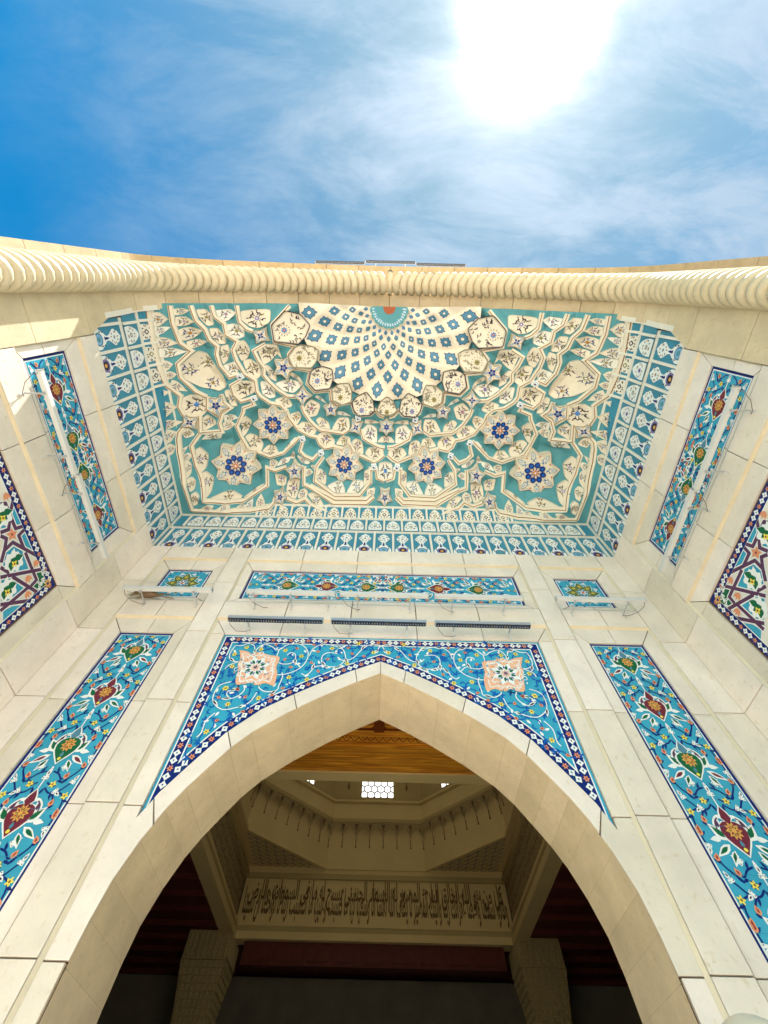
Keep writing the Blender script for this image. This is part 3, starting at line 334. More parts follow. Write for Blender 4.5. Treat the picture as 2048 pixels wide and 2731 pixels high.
PD = json.loads('{"yel":[[-1.516,3.519],[-1.347,3.496],[-1.619,3.415],[-1.591,3.244],[-1.073,3.49],[-0.879,3.411],[-0.956,3.12],[-0.765,3.098],[-0.555,3.535],[-1.56,2.966],[-1.203,2.857],[-0.261,3.619],[-0.085,3.492],[-0.367,3.324],[-1.592,3.244],[-1.57,2.962],[-1.481,2.78],[-1.579,2.487]],"ora":[[-1.197,3.573],[-0.948,3.522],[-0.768,3.583],[-0.705,3.485],[-1.051,3.36],[-0.966,3.255],[-0.755,3.325],[-0.584,3.378],[-0.664,3.209],[-0.992,2.983],[-1.079,2.899],[-1.338,2.868],[-1.439,2.953],[-0.372,3.551],[-0.323,3.466],[-0.189,3.431],[-1.447,2.96],[-1.598,2.856],[-1.526,2.603],[-1.674,2.349],[-1.31,2.703]],"w":[[[-1.649,3.545],[-1.573,3.548],[-1.513,3.581],[-1.443,3.552],[-1.418,3.491]],[[-1.649,3.545],[-1.673,3.453],[-1.659,3.365],[-1.599,3.319],[-1.545,3.311]],[[-1.415,3.451],[-1.372,3.544],[-1.317,3.572],[-1.232,3.538],[-1.175,3.494],[-1.126,3.511],[-1.083,3.564],[-1.012,3.592],[-0.917,3.585],[-0.835,3.511],[-0.806,3.412],[-0.823,3.315],[-0.862,3.249],[-0.931,3.192],[-1.03,3.153],[-1.101,3.151]],[[-1.149,3.401],[-1.144,3.49],[-1.115,3.532]],[[-1.037,3.419],[-1.014,3.454],[-0.96,3.446],[-0.939,3.378],[-0.97,3.311],[-1.054,3.294],[-1.111,3.316]],[[-0.964,3.32],[-0.918,3.312],[-0.864,3.258]],[[-0.793,3.422],[-0.768,3.523],[-0.7,3.582],[-0.608,3.595],[-0.497,3.563]],[[-0.835,3.177],[-0.794,3.152],[-0.75,3.189],[-0.712,3.263],[-0.656,3.283],[-0.604,3.275]],[[-0.486,3.462],[-0.578,3.474],[-0.641,3.437],[-0.647,3.349],[-0.598,3.285],[-0.509,3.274],[-0.466,3.28]],[[-1.043,3.18],[-1.025,3.127],[-1.036,3.023],[-1.048,2.957],[-1.153,2.937],[-1.225,2.976],[-1.236,3.001]],[[-1.393,3.004],[-1.372,2.947],[-1.409,2.881],[-1.473,2.848],[-1.526,2.886],[-1.533,2.926],[-1.504,2.943]],[[-1.239,2.927],[-1.262,2.838],[-1.3,2.786]],[[-1.545,3.311],[-1.631,3.262],[-1.656,3.206]],[[-0.48,3.412],[-0.439,3.374],[-0.364,3.372],[-0.293,3.418],[-0.224,3.52],[-0.151,3.594],[-0.066,3.613],[0.005,3.589],[0.036,3.538]],[[-0.498,3.572],[-0.431,3.523],[-0.397,3.444],[-0.394,3.376],[-0.426,3.318],[-0.466,3.279]],[[-1.535,3.048],[-1.645,2.988],[-1.643,2.823],[-1.517,2.722],[-1.37,2.752]],[[-1.57,2.683],[-1.625,2.596],[-1.622,2.479],[-1.646,2.433]]],"peach":[[-1.585,3.476],[-1.493,3.459],[-1.414,3.422],[-1.347,3.454],[-1.247,3.417],[-1.153,3.401],[-1.109,3.373],[-1.118,3.25],[-1.089,3.16],[-1.09,3.013],[-1.179,3.036],[-1.276,3.008],[-1.334,3.04],[-1.416,3.012],[-1.48,3.019],[-1.503,3.112],[-1.51,3.201],[-1.54,3.274],[-1.535,3.35]],"straps":[[[1.709,3.589],[1.831,3.688],[1.977,3.565],[2.117,3.474],[2.101,3.396]],[[1.863,3.513],[1.878,3.554],[2.147,3.544],[2.188,3.707]],[[2.188,3.707],[2.226,3.545],[2.355,3.54]],[[2.136,3.379],[2.183,3.415],[2.266,3.352],[2.348,3.274]],[[2.269,3.356],[2.251,3.458],[2.574,3.671]],[[2.428,3.535],[2.75,3.526],[2.762,3.451]],[[2.567,3.694],[2.689,3.628],[2.48,3.209]],[[2.403,3.247],[2.487,3.292]],[[2.557,3.313],[2.861,3.472],[2.891,3.406]],[[2.76,3.071],[2.756,3.398]],[[2.713,3.094],[2.912,3.402]]],"tq":[[[2.289,3.468],[2.388,3.524],[2.601,3.505],[2.509,3.315],[2.411,3.259],[2.3,3.341]],[[2.503,3.198],[2.543,3.287],[2.739,3.376],[2.758,3.215],[2.705,3.098]],[[2.235,3.57],[2.208,3.685],[2.553,3.681],[2.367,3.559]],[[1.853,3.682],[2.169,3.692],[2.131,3.569],[1.976,3.582]],[[1.886,3.502],[1.891,3.531],[2.046,3.526],[2.094,3.469],[2.074,3.409]],[[2.781,3.082],[2.81,3.189],[2.903,3.32],[2.914,3.017]],[[1.648,3.619],[1.807,3.677],[1.694,3.597]]],"green":[[2.62,3.688],[2.905,3.701],[2.908,3.456],[2.776,3.469],[2.752,3.545],[2.678,3.555]],"hearts":[[2.424,3.385],[2.625,3.202],[2.347,3.666],[2.055,3.635],[1.967,3.472],[2.889,3.128]],"tul":[[1.824,3.591],[2.593,3.597],[2.679,3.448],[2.818,3.374]],"star":[2.178,3.483]}')

# ============================================================ large structure
rnd = random.Random(7)
W, D0 = 3.57, 3.61           # half width of the recess, its depth
TOP = 11.5
def fr_back(u, v, d): return (u, D0-d, v)
def fr_left(u, v, d): return (-W+d, u, v)
def fr_right(u, v, d): return (W-d, u, v)

g = MB()
g.add([(-60, -60, GZ), (60, -60, GZ), (60, 40, GZ), (-60, 40, GZ)], [(0, 1, 2, 3)], 'paving')
for i in range(-12, 13):
    for j in range(-14, 6):
        a = .006
        g.add([(i*1.2-.6+a, j*1.2+a, GZ+.004), (i*1.2+.6-a, j*1.2+a, GZ+.004), (i*1.2+.6-a, j*1.2+1.2-a, GZ+.004), (i*1.2-.6+a, j*1.2+1.2-a, GZ+.004)], [(0, 1, 2, 3)], 'paving')
o = g.build('pavement', recalc=False); o['kind'] = 'structure'

def slab(mb, fr, pts, d0, d1, m, gap=.005, ch=.0):
    """one stone block: polygon pts (any order round), its joints left open by gap"""
    cx = sum(p[0] for p in pts)/len(pts); cy = sum(p[1] for p in pts)/len(pts)
    n = len(pts); q = []
    A = sum(pts[i][0]*pts[(i+1) % n][1]-pts[(i+1) % n][0]*pts[i][1] for i in range(n))
    s = 1 if A > 0 else -1
    def inset(P, g_):
        r = []
        for i in range(n):
            p0 = Vector(P[i-1]); p1 = Vector(P[i]); p2 = Vector(P[(i+1) % n])
            e1 = (p1-p0).normalized(); e2 = (p2-p1).normalized()
            n1_ = Vector((-e1.y, e1.x))*s; n2_ = Vector((-e2.y, e2.x))*s
            b = n1_+n2_; k = b.length_squared
            r.append(tuple(p1+b*(g_*2/k)) if k > 1e-6 else tuple(p1))
        return r
    a = inset(pts, gap); b = inset(a, .003)
    vs = [fr(p[0], p[1], d0) for p in a]+[fr(p[0], p[1], d1-.003) for p in a]+[fr(p[0], p[1], d1) for p in b]
    fs = []
    for k in (0, 1):
        for i in range(n): j = (i+1) % n; fs.append((k*n+i, k*n+j, (k+1)*n+j, (k+1)*n+i))
    if n > 4:
        fs += [tuple(2*n+t for t in tri) for tri in tessellate_polygon([[Vector((p[0], p[1], 0)) for p in b]])]
    else: fs.append(tuple(2*n+i for i in range(n)))
    mb.add(vs, fs, m)
def rslab(mb, fr, u0, v0, u1, v1, d0, d1, m='limestone', gap=.005): slab(mb, fr, [(u0, v0), (u1, v0), (u1, v1), (u0, v1)], d0, d1, m, gap)
def split_slabs(mb, fr, u0, v0, u1, v1, us, vs, d1, m='limestone'):
    U_ = [u0]+[u for u in us if u0+.02 < u < u1-.02]+[u1]; V_ = [v0]+[v for v in vs if v0+.02 < v < v1-.02]+[v1]
    for i in range(len(U_)-1):
        for j in range(len(V_)-1): rslab(mb, fr, U_[i], V_[j], U_[i+1], V_[j+1], -.03, d1, m)
FLD = .035
def frame_band(mb, fr, O, I, us, vs, d=0.0, sides='tblr'):
    """inner frame of an opening O=(u0,v0,u1,v1) round the tile I, mitred, plus the sloping ochre edge of the blocks"""
    (a0, b0, a1, b1), (c0, e0, c1, e1) = O, I
    if 't' in sides:
        cu = [c0]+[u for u in us if c0 < u < c1]+[c1]
        for i in range(len(cu)-1):
            l, r = cu[i], cu[i+1]
            slab(mb, fr, [(l, e1), (r, e1), (a1 if i == len(cu)-2 else r, b1), (a0 if i == 0 else l, b1)], -.03, d, 'limestone', .004)
    if 'b' in sides:
        cu = [c0]+[u for u in us if c0 < u < c1]+[c1]
        for i in range(len(cu)-1):
            l, r = cu[i], cu[i+1]
            slab(mb, fr, [(a0 if i == 0 else l, b0), (a1 if i == len(cu)-2 else r, b0), (r, e0), (l, e0)], -.03, d, 'limestone', .004)
    for sd_, x0, x1 in (('l', a0, c0), ('r', c1, a1)):
        if sd_ not in sides: continue
        cv_ = [e0]+[v for v in vs if e0 < v < e1]+[e1]
        for i in range(len(cv_)-1):
            lo, hi = cv_[i], cv_[i+1]; xo, xi = (a0, c0) if sd_ == 'l' else (a1, c1)
            slab(mb, fr, [(xo, b0 if i == 0 and 'b' in sides else lo), (xi, lo), (xi, hi), (xo, b1 if i == len(cv_)-2 and 't' in sides else hi)], -.03, d, 'limestone', .004)
    # sloping edges
    e = .017; f = FLD-.004
    def q(p): mb.add([fr(*x) for x in p], [(0, 1, 2, 3)], 'ochre_edge' if abs(p[0][1]-p[1][1]) < 1e-6 else 'edge_stone')
    if 't' in sides: q([(a0, b1, f), (a1, b1, f), (a1-e, b1-e, d+.002), (a0+e, b1-e, d+.002)])
    if 'b' in sides: q([(a0, b0, f), (a1, b0, f), (a1-e, b0+e, d+.002), (a0+e, b0+e, d+.002)])
    if 'l' in sides: q([(a0, b0, f), (a0, b1, f), (a0+e, b1-e, d+.002), (a0+e, b0, d+.002)])
    if 'r' in sides: q([(a1, b0, f), (a1, b1, f), (a1-e, b1-e, d+.002), (a1-e, b0, d+.002)])

# outline of the doorway and of the ring of arch stones round it (right half, top to bottom)
ARCH_IN = [(0, 3.19), (.30, 3.04), (.58, 2.88), (.88, 2.69), (1.16, 2.48), (1.31, 2.32), (1.44, 2.14), (1.55, 1.98), (1.64, 1.82), (1.725, 1.61), (1.79, 1.38), (1.815, 1.17), (1.825, .95)]
ARCH_OUT = [(0, 3.355), (.31, 3.215), (.60, 3.06), (.87, 2.90), (1.14, 2.725), (1.40, 2.47), (1.61, 2.165), (1.75, 1.95), (1.83, 1.78)]
def crv(pts, x):
    for (a, b), (c, e) in zip(pts, pts[1:]):
        if a <= x <= c: return b+(e-b)*(x-a)/(c-a)
    return pts[-1][1]
ZJ = [-1.6, -.75, .08, .98, 1.85, 2.785, 3.715, 4.64, 5.5]
UC = [-1.19, -.38, .42, 1.2]

back = thing('portal_wall', 'pale limestone back wall with the pointed doorway and blue tile panels', 'wall', (0, D0, GZ))
st_ = MB()
for s in (-1, 1):
    def fx(u, v, d, s=s): return fr_back(s*u, v, d)
    split_slabs(st_, fx, 3.24, GZ, W, 5.5, [], ZJ, FLD)
    split_slabs(st_, fx, 2.0, GZ, 2.27, 5.5, [], ZJ, FLD)
    split_slabs(st_, fx, 2.27, 5.19, 3.24, 5.5, [2.75], [], FLD)
    split_slabs(st_, fx, 2.27, 3.95, 3.24, 4.25, [2.75], [], FLD)
    frame_band(st_, fx, (2.27, 4.25, 3.24, 5.19), (2.42, 4.35, 3.05, 4.96), [2.74], [4.64])
    frame_band(st_, fx, (2.27, GZ, 3.24, 3.95), (2.42, GZ, 3.05, 3.71), [2.74], ZJ, sides='tlr')
    # jamb strip beside the arch
    split_slabs(st_, fx, 1.84, GZ, 2.0, .98, [], ZJ, 0)
    e = .022
    st_.add([fx(2.0, GZ, FLD-.004), fx(2.0, 3.95, FLD-.004), fx(2.0-e, 3.93, .002), fx(2.0-e, GZ, .002)], [(0, 1, 2, 3)], 'edge_stone')
    for v0, v1 in ((2.785, 3.715), (1.85, 2.785)): rslab(st_, fx, 1.83, v0, 2.0, v1, -.03, 0)
    slab(st_, fx, [(1.77, 1.905), (1.68, 1.715), (1.725, 1.61), (1.79, 1.38), (1.815, 1.17), (1.825, .98), (2.0, .98), (2.0, 1.85), (1.835, 1.85), (1.83, 1.78)], -.03, 0, 'limestone')
split_slabs(st_, fr_back, -2.0, 5.19, 2.0, 5.5, UC, [], FLD)
split_slabs(st_, fr_back, -2.0, 3.95, 2.0, 4.25, UC, [], FLD)
frame_band(st_, fr_back, (-2.0, 4.25, 2.0, 5.19), (-1.865, 4.35, 1.865, 4.98), UC, [4.62])
frame_band(st_, fr_back, (-2.0, 3.5, 2.0, 3.95), (-1.83, 3.5, 1.83, 3.715), UC, [], sides='t')
for s in (-1, 1): slab(st_, lambda u, v, d, s=s: fr_back(s*u, v, d), [(1.83, 3.715), (2.0, 3.715), (2.0, 3.95)], -.03, 0, 'limestone', .003)
st_.build('stone_cladding', back)
# ring of arch stones: two at the top meet at the apex
ar = MB()
cuts = [0, .27, .86, 1.38, 1.77]
for s in (-1, 1):
    for i in range(4):
        a, b = cuts[i], cuts[i+1]
        top = [(x, z) for x, z in ARCH_OUT if a < x < b]; bot = [(x, z) for x, z in ARCH_IN if a-.02*(i > 0) < x < b-.06]
        ai, bi = [(0, .24), (.24, .80), (.80, 1.30), (1.30, 1.68)][i]
        bot = [(x, z) for x, z in ARCH_IN if ai < x < bi]
        P_ = [(a, crv(ARCH_OUT, a))]+top+[(b, crv(ARCH_OUT, b)), (bi, crv(ARCH_IN, bi))]+bot[::-1]+[(ai, crv(ARCH_IN, ai))]
        P_ = [(s*x, z) for x, z in P_]
        slab(ar, fr_back, P_, -.03, .004, 'limestone', .004 if i else .003)
ar.build('arch_stone', back)
# soffit of the doorway
so = MB()
prof = [(-x, z) for x, z in ARCH_IN[::-1]]+ARCH_IN[1:]
prof = [(-1.83, GZ), (-1.83, -.6), (-1.83, .2)]+prof+[(1.83, .2), (1.83, -.6), (1.83, GZ)]
fine = []
for (a, b), (c, e) in zip(prof, prof[1:]):
    n = max(1, int(math.hypot(c-a, e-b)/.3))
    for k in range(n): fine.append((a+(c-a)*k/n, b+(e-b)*k/n))
fine.append(prof[-1])
for (a, b), (c, e) in zip(fine, fine[1:]):
    t = Vector((c-a, e-b)); t.normalize(); gp = .001
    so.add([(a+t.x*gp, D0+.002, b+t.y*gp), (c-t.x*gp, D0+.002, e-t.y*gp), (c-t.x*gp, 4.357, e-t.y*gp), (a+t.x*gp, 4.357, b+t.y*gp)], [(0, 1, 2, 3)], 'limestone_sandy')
    so.add([(a, D0+.03, b+.006), (c, D0+.03, e+.006), (c, 4.35, e+.006), (a, 4.35, b+.006)], [(0, 1, 2, 3)], 'joint_soft')
so.build('doorway_soffit', back, recalc=False)
# masonry behind the cladding
co = MB()
def arch_sheet(mb, prof, xo, zt, y, m, flat=None):
    pts = prof; o_ = []
    for x, z in pts:
        if abs(abs(x)-abs(pts[0][0])) < 1e-6: o_.append((math.copysign(xo, x), z))
        else: o_.append((x*xo/abs(pts[0][0]), zt))
    n = len(pts)
    mb.add([(x, y, z) for x, z in pts]+[(x, y, z) for x, z in o_], [(i, i+1, n+i+1, n+i) for i in range(n-1)], m)
pr2 = [(x*1.0+math.copysign(.02, x) if x else 0, z+.02) for x, z in prof]
arch_sheet(co, [(-1.84, GZ), (-1.84, .9)]+[(p[0], p[1]) for p in pr2 if p[1] > .95]+[(1.84, .9), (1.84, GZ)], 3.9, 5.6, D0+.032, 'grout')
arch_sheet(co, [(-1.84, GZ), (-1.84, .9)]+[(p[0], p[1]) for p in pr2 if p[1] > .95]+[(1.84, .9), (1.84, GZ)], 8, 4.3, 4.357, 'core')
co.add([(-5.4, 3.75, 5.5), (5.4, 3.75, 5.5), (5.4, 3.75, TOP), (-5.4, 3.75, TOP)], [(0, 1, 2, 3)], 'core')
co.build('masonry', back, recalc=False)

# ---------------------------------------------------------- tile panels
def border_lines(pn, u0, v0, u1, v1, w=.026):
    pn.rect(u0, v0, u1, v1, 'navy', 0)
    pn.rect(u0+w, v0+w, u1-w, v1-w, 'white', 1)
    pn.rect(u0+w+.011, v0+w+.011, u1-w-.011, v1-w-.011, 'turquoise', 2)
def grout_lines(pn, u0, v0, u1, v1, st):
    v = v0+st
    while v < v1: pn.stroke([(u0, v), (u1, v)], .0025, 'turquoise_deep', 6); v += st
MED = [(0, .066), (.06, .062), (.108, .034), (.124, -.015), (.108, -.07), (.07, -.12), (.03, -.165), (0, -.2)]
LF = [(0, .165), (.028, .12), (.042, .08), (.02, .055)]
def unit(pn, T, k):
    """one repeat of the running medallion pattern; T(a, b): a across, b along"""
    class Q: pass
    def tp(pts): return [T(*p) for p in pts]
    o0 = T(0, 0); ex = T(1, 0); ey = T(0, 1)
    exv = (ex[0]-o0[0], ex[1]-o0[1]); eyv = (ey[0]-o0[0], ey[1]-o0[1])
    def A(a): return math.atan2(math.cos(a)*exv[1]+math.sin(a)*eyv[1], math.cos(a)*exv[0]+math.sin(a)*eyv[0])
    P = .555; H = .31
    main, second = ('green', 'maroon') if k % 2 == 0 else ('maroon', 'green')
    # stems
    for s in (-1, 1):
        for c in ([(.04, -.33), (.10, -.36), (.13, -.35)], [(.05, -.37), (.11, -.41), (.18, -.40), (.23, -.35), (.27, -.31)], [(.18, -.40), (.25, -.43), (.28, -.49), (.285, -.56)],
                  [(.03, -.24), (.09, -.26), (.14, -.30), (.17, -.28)], [(.26, -.18), (.25, -.23), (.21, -.28), (.16, -.33)], [(.20, -.48), (.17, -.44), (.13, -.40)], [(.285, .0), (.29, -.06), (.28, -.12)]):
            pn.stroke(tp(spline([(s*a, b) for a, b in c], 4)), .013, 'navy', 3)
        for a, b, r_, l in ((.07, -.35, .6, .06), (.13, -.41, -1.2, .06), (.27, -.46, -.3, .05), (.08, -.25, 2.1, .06), (.25, -.22, .5, .055), (.20, -.29, -2.2, .06), (.285, -.04, 2.6, .05), (.05, -.37, -1.9, .07), (.22, -.50, -2.6, .05), (.12, -.31, -.4, .05)):
            pn.leaf(*T(s*a, b), A(r_ if s > 0 else math.pi-r_), l, .022, 'navy', 3)
        for a, b in ((.10, -.345), (.265, -.43)): pn.flower(*T(s*a, b), .031, 5, 'yellow', 'brown_line', 4)
        for a, b, r_ in ((.265, -.185, 2.0), (.17, -.275, 1.2), (.19, -.485, 1.5), (.285, -.02, 1.9), (.285, -.55, 1.9)): pn.bud(*T(s*a, b), A(r_ if s > 0 else math.pi-r_), .044, 4)
        for a, b, r_ in ((.105, -.205, .7), (.262, -.315, 1.2), (.165, -.40, -.6), (.28, -.115, -1.3)): pn.trefoil(*T(s*a, b), A(r_ if s > 0 else math.pi-r_), .045, 4)
        # wings
        pn.leaf(*T(s*.10, -.10), A(-.5 if s > 0 else math.pi+.5), .16, .055, 'white', 4)
        pn.leaf(*T(s*.13, -.115), A(-.5 if s > 0 else math.pi+.5), .10, .028, second, 5)
        pn.leaf(*T(s*.085, -.075), A(.85 if s > 0 else math.pi-.85), .15, .09, 'white', 4)
        pn.leaf(*T(s*.10, -.055), A(.85 if s > 0 else math.pi-.85), .10, .045, 'green', 5)
        pn.leaf(*T(s*.115, .0), A(1.9 if s > 0 else math.pi-1.9), .10, .06, 'white', 4); pn.leaf(*T(s*.112, .012), A(1.9 if s > 0 else math.pi-1.9), .06, .026, 'plum', 5)
        pn.leaf(*T(s*.14, -.06), A(-.1 if s > 0 else math.pi+.1), .09, .045, 'white', 4)
        pn.leaf(*T(s*.09, -.14), A(-1.0 if s > 0 else math.pi+1.0), .12, .05, 'white', 4)
        pn.leaf(*T(s*.10, -.15), A(-1.0 if s > 0 else math.pi+1.0), .08, .024, 'green', 5)
        pn.stroke(tp(spline([(s*.0, -.2), (s*.012, -.25), (s*.0, -.29)], 4)), .010, 'white', 4)
        pn.stroke(tp(spline([(s*.135, -.01), (s*.12, .05), (s*.07, .09), (s*.03, .085)], 4)), .026, 'white', 4)
        pn.stroke(tp(spline([(s*.13, .0), (s*.112, .052), (s*.075, .082)], 4)), .010, 'plum', 5)
    ol = [(a, b) for a, b in MED]+[(-a, b) for a, b in MED[::-1][1:-1]]
    ol = [(a*.86, b*.86) for a, b in ol]
    pn.poly(tp([(a*1.15, b*1.08) for a, b in ol]), 'white', 5); pn.poly(tp(ol), main, 6)
    lf = LF+[(-a, b) for a, b in LF[::-1][0:-1]]
    pn.poly(tp([(a*1.35, .055+(b-.055)*1.1) for a, b in lf]), 'white', 5); pn.poly(tp(lf), main if k % 2 else 'steel_blue', 6)
    pn.stroke(tp([(0, .165), (0, .215), (.0, .25)]), .010, 'white', 5)
    for i in range(10):
        a = 2*math.pi*i/10; r_ = .052
        pn.leaf(*T(0, -.01), A(a), r_+.012, .034, 'gold', 7)
    for i in range(10):
        a = 2*math.pi*i/10
        pn.leaf(*T(.014*math.cos(a), -.01+.014*math.sin(a)), A(a), .034, .012, 'olive' if i % 2 else 'red', 8)
    pn.leaf(*T(0, -.12), A(math.pi/2), .05, .03, 'steel_blue', 7); pn.disc(*T(0, -.135), .014, 'yellow', 7)
    pn.trefoil(*T(0, -.285), A(math.pi/2), .05, 5)
def run_panel(pn, cu, cv, along, L, H, flip, mirror_c=None, period=.555, first=.27, npos=8):
    """medallions along a strip: along='v' vertical from the top, 'u' mirrored about the centre"""
    if along == 'v':
        for k in range(-1, npos):
            b0 = cv-first-k*period
            unit(pn, lambda a, b, b0=b0: (cu+a*.93, b0+b), k)
    else:
        for s in (-1, 1):
            for k in range(npos):
                b0 = mirror_c[1]+k*period
                unit(pn, lambda a, b, b0=b0, s=s: (cu+s*(b0+b), cv+a*.9), k+mirror_c[0])
def clip_strip(mb_, lo, hi, axis):
    """drop faces of a strip that run past its ends"""
    keep = []
    for f, m in zip(mb_.f, mb_.m):
        if all(lo <= mb_.v[i][axis] <= hi for i in f): keep.append((f, m))
    mb_.f = [k[0] for k in keep]; mb_.m = [k[1] for k in keep]

PB = -.024
for s in (-1, 1):
    # tall strip
    m_ = MB(); pn = Panel(m_, fr_back, PB)
    run_panel(pn, s*2.735, 3.71, 'v', 0, 0, 0, period=.553, first=.262, npos=9)
    clip_strip(m_, GZ+.01, 3.672, 2)
    pn2 = Panel(m_, fr_back, PB); u0, u1 = s*2.735-.315, s*2.735+.315
    border_lines(pn2, u0, GZ, u1, 3.71); grout_lines(pn2, u0+.03, GZ, u1-.03, 3.71, .31)
    tp_ = m_.build('tile_panel', back, recalc=False); tp_['label'] = 'tall blue tile strip of green and maroon medallions'
    # small square
    m_ = MB(); pn = Panel(m_, fr_back, PB); cu, cv = s*2.735, 4.655
    border_lines(pn, cu-.315, 4.35, cu+.315, 4.96)
    for k in range(8):
        a = math.pi/4*k+math.pi/2; r_ = .165 if k % 2 == 0 else .175
        pn.leaf(cu+.055*math.cos(a), cv+.055*math.sin(a), a, .185, .135, 'white', 3); pn.leaf(cu+.06*math.cos(a), cv+.06*math.sin(a), a, .17, .118, 'green', 4)
        pn.leaf(cu+.07*math.cos(a), cv+.07*math.sin(a), a, .135, .085, 'olive', 5); pn.flower(cu+.135*math.cos(a), cv+.135*math.sin(a), .024, 4, 'yellow', 'maroon', 6)
        b = a+math.pi/8
        pn.trefoil(cu+.215*math.cos(b), cv+.215*math.sin(b), b, .034, 4)
        pn.stroke(spline([(cu+.19*math.cos(b-.2), cv+.19*math.sin(b-.2)), (cu+.245*math.cos(b), cv+.245*math.sin(b)), (cu+.19*math.cos(b+.2), cv+.19*math.sin(b+.2))]), .008, 'white', 4)
    for k in range(12): pn.leaf(cu, cv, math.pi/6*k, .062, .026, 'white' if k % 2 else 'lilac', 7)
    pn.disc(cu, cv, .02, 'orange_deep', 8)
    for sx_ in (-1, 1):
        for sy in (-1, 1):
            pn.trefoil(cu+sx_*.245, cv+sy*.24, math.atan2(sy, sx_), .034, 3)
            for q in ((.17, .255), (.11, .26), (.26, .16), (.26, .1)):
                pn.leaf(cu+sx_*q[0], cv+sy*q[1], rnd.uniform(0, 6), .05, .02, 'navy', 3)
    tp_ = m_.build('tile_panel', back, recalc=False); tp_['label'] = 'small square tile panel with an eight petalled green flower'
# long panel
m_ = MB(); pn = Panel(m_, fr_back, PB)
run_panel(pn, 0, 4.665, 'u', 0, 0, 0, mirror_c=(0, .235), period=.54, npos=4)
for s in (-1, 1):
    for c in ([(.02, 0), (.06, .06), (.05, .14)], [(.02, 0), (.06, -.06), (.05, -.14)]): pn.stroke([(s*a, 4.665+b) for a, b in spline(c, 5)], .014, 'navy', 3)
    for b in (.2, .26, -.2, -.26): pn.leaf(s*.03, 4.665+b, 1.2*s, .05, .02, 'white', 3)
clip_strip(m_, -1.825, 1.825, 0)
pn2 = Panel(m_, fr_back, PB); border_lines(pn2, -1.865, 4.35, 1.865, 4.98)
for k in range(-5, 6): pn2.stroke([(k*.31, 4.38), (k*.31, 4.95)], .0025, 'turquoise_deep', 5)
tp_ = m_.build('tile_panel', back, recalc=False); tp_['label'] = 'long horizontal tile panel over the doorway'

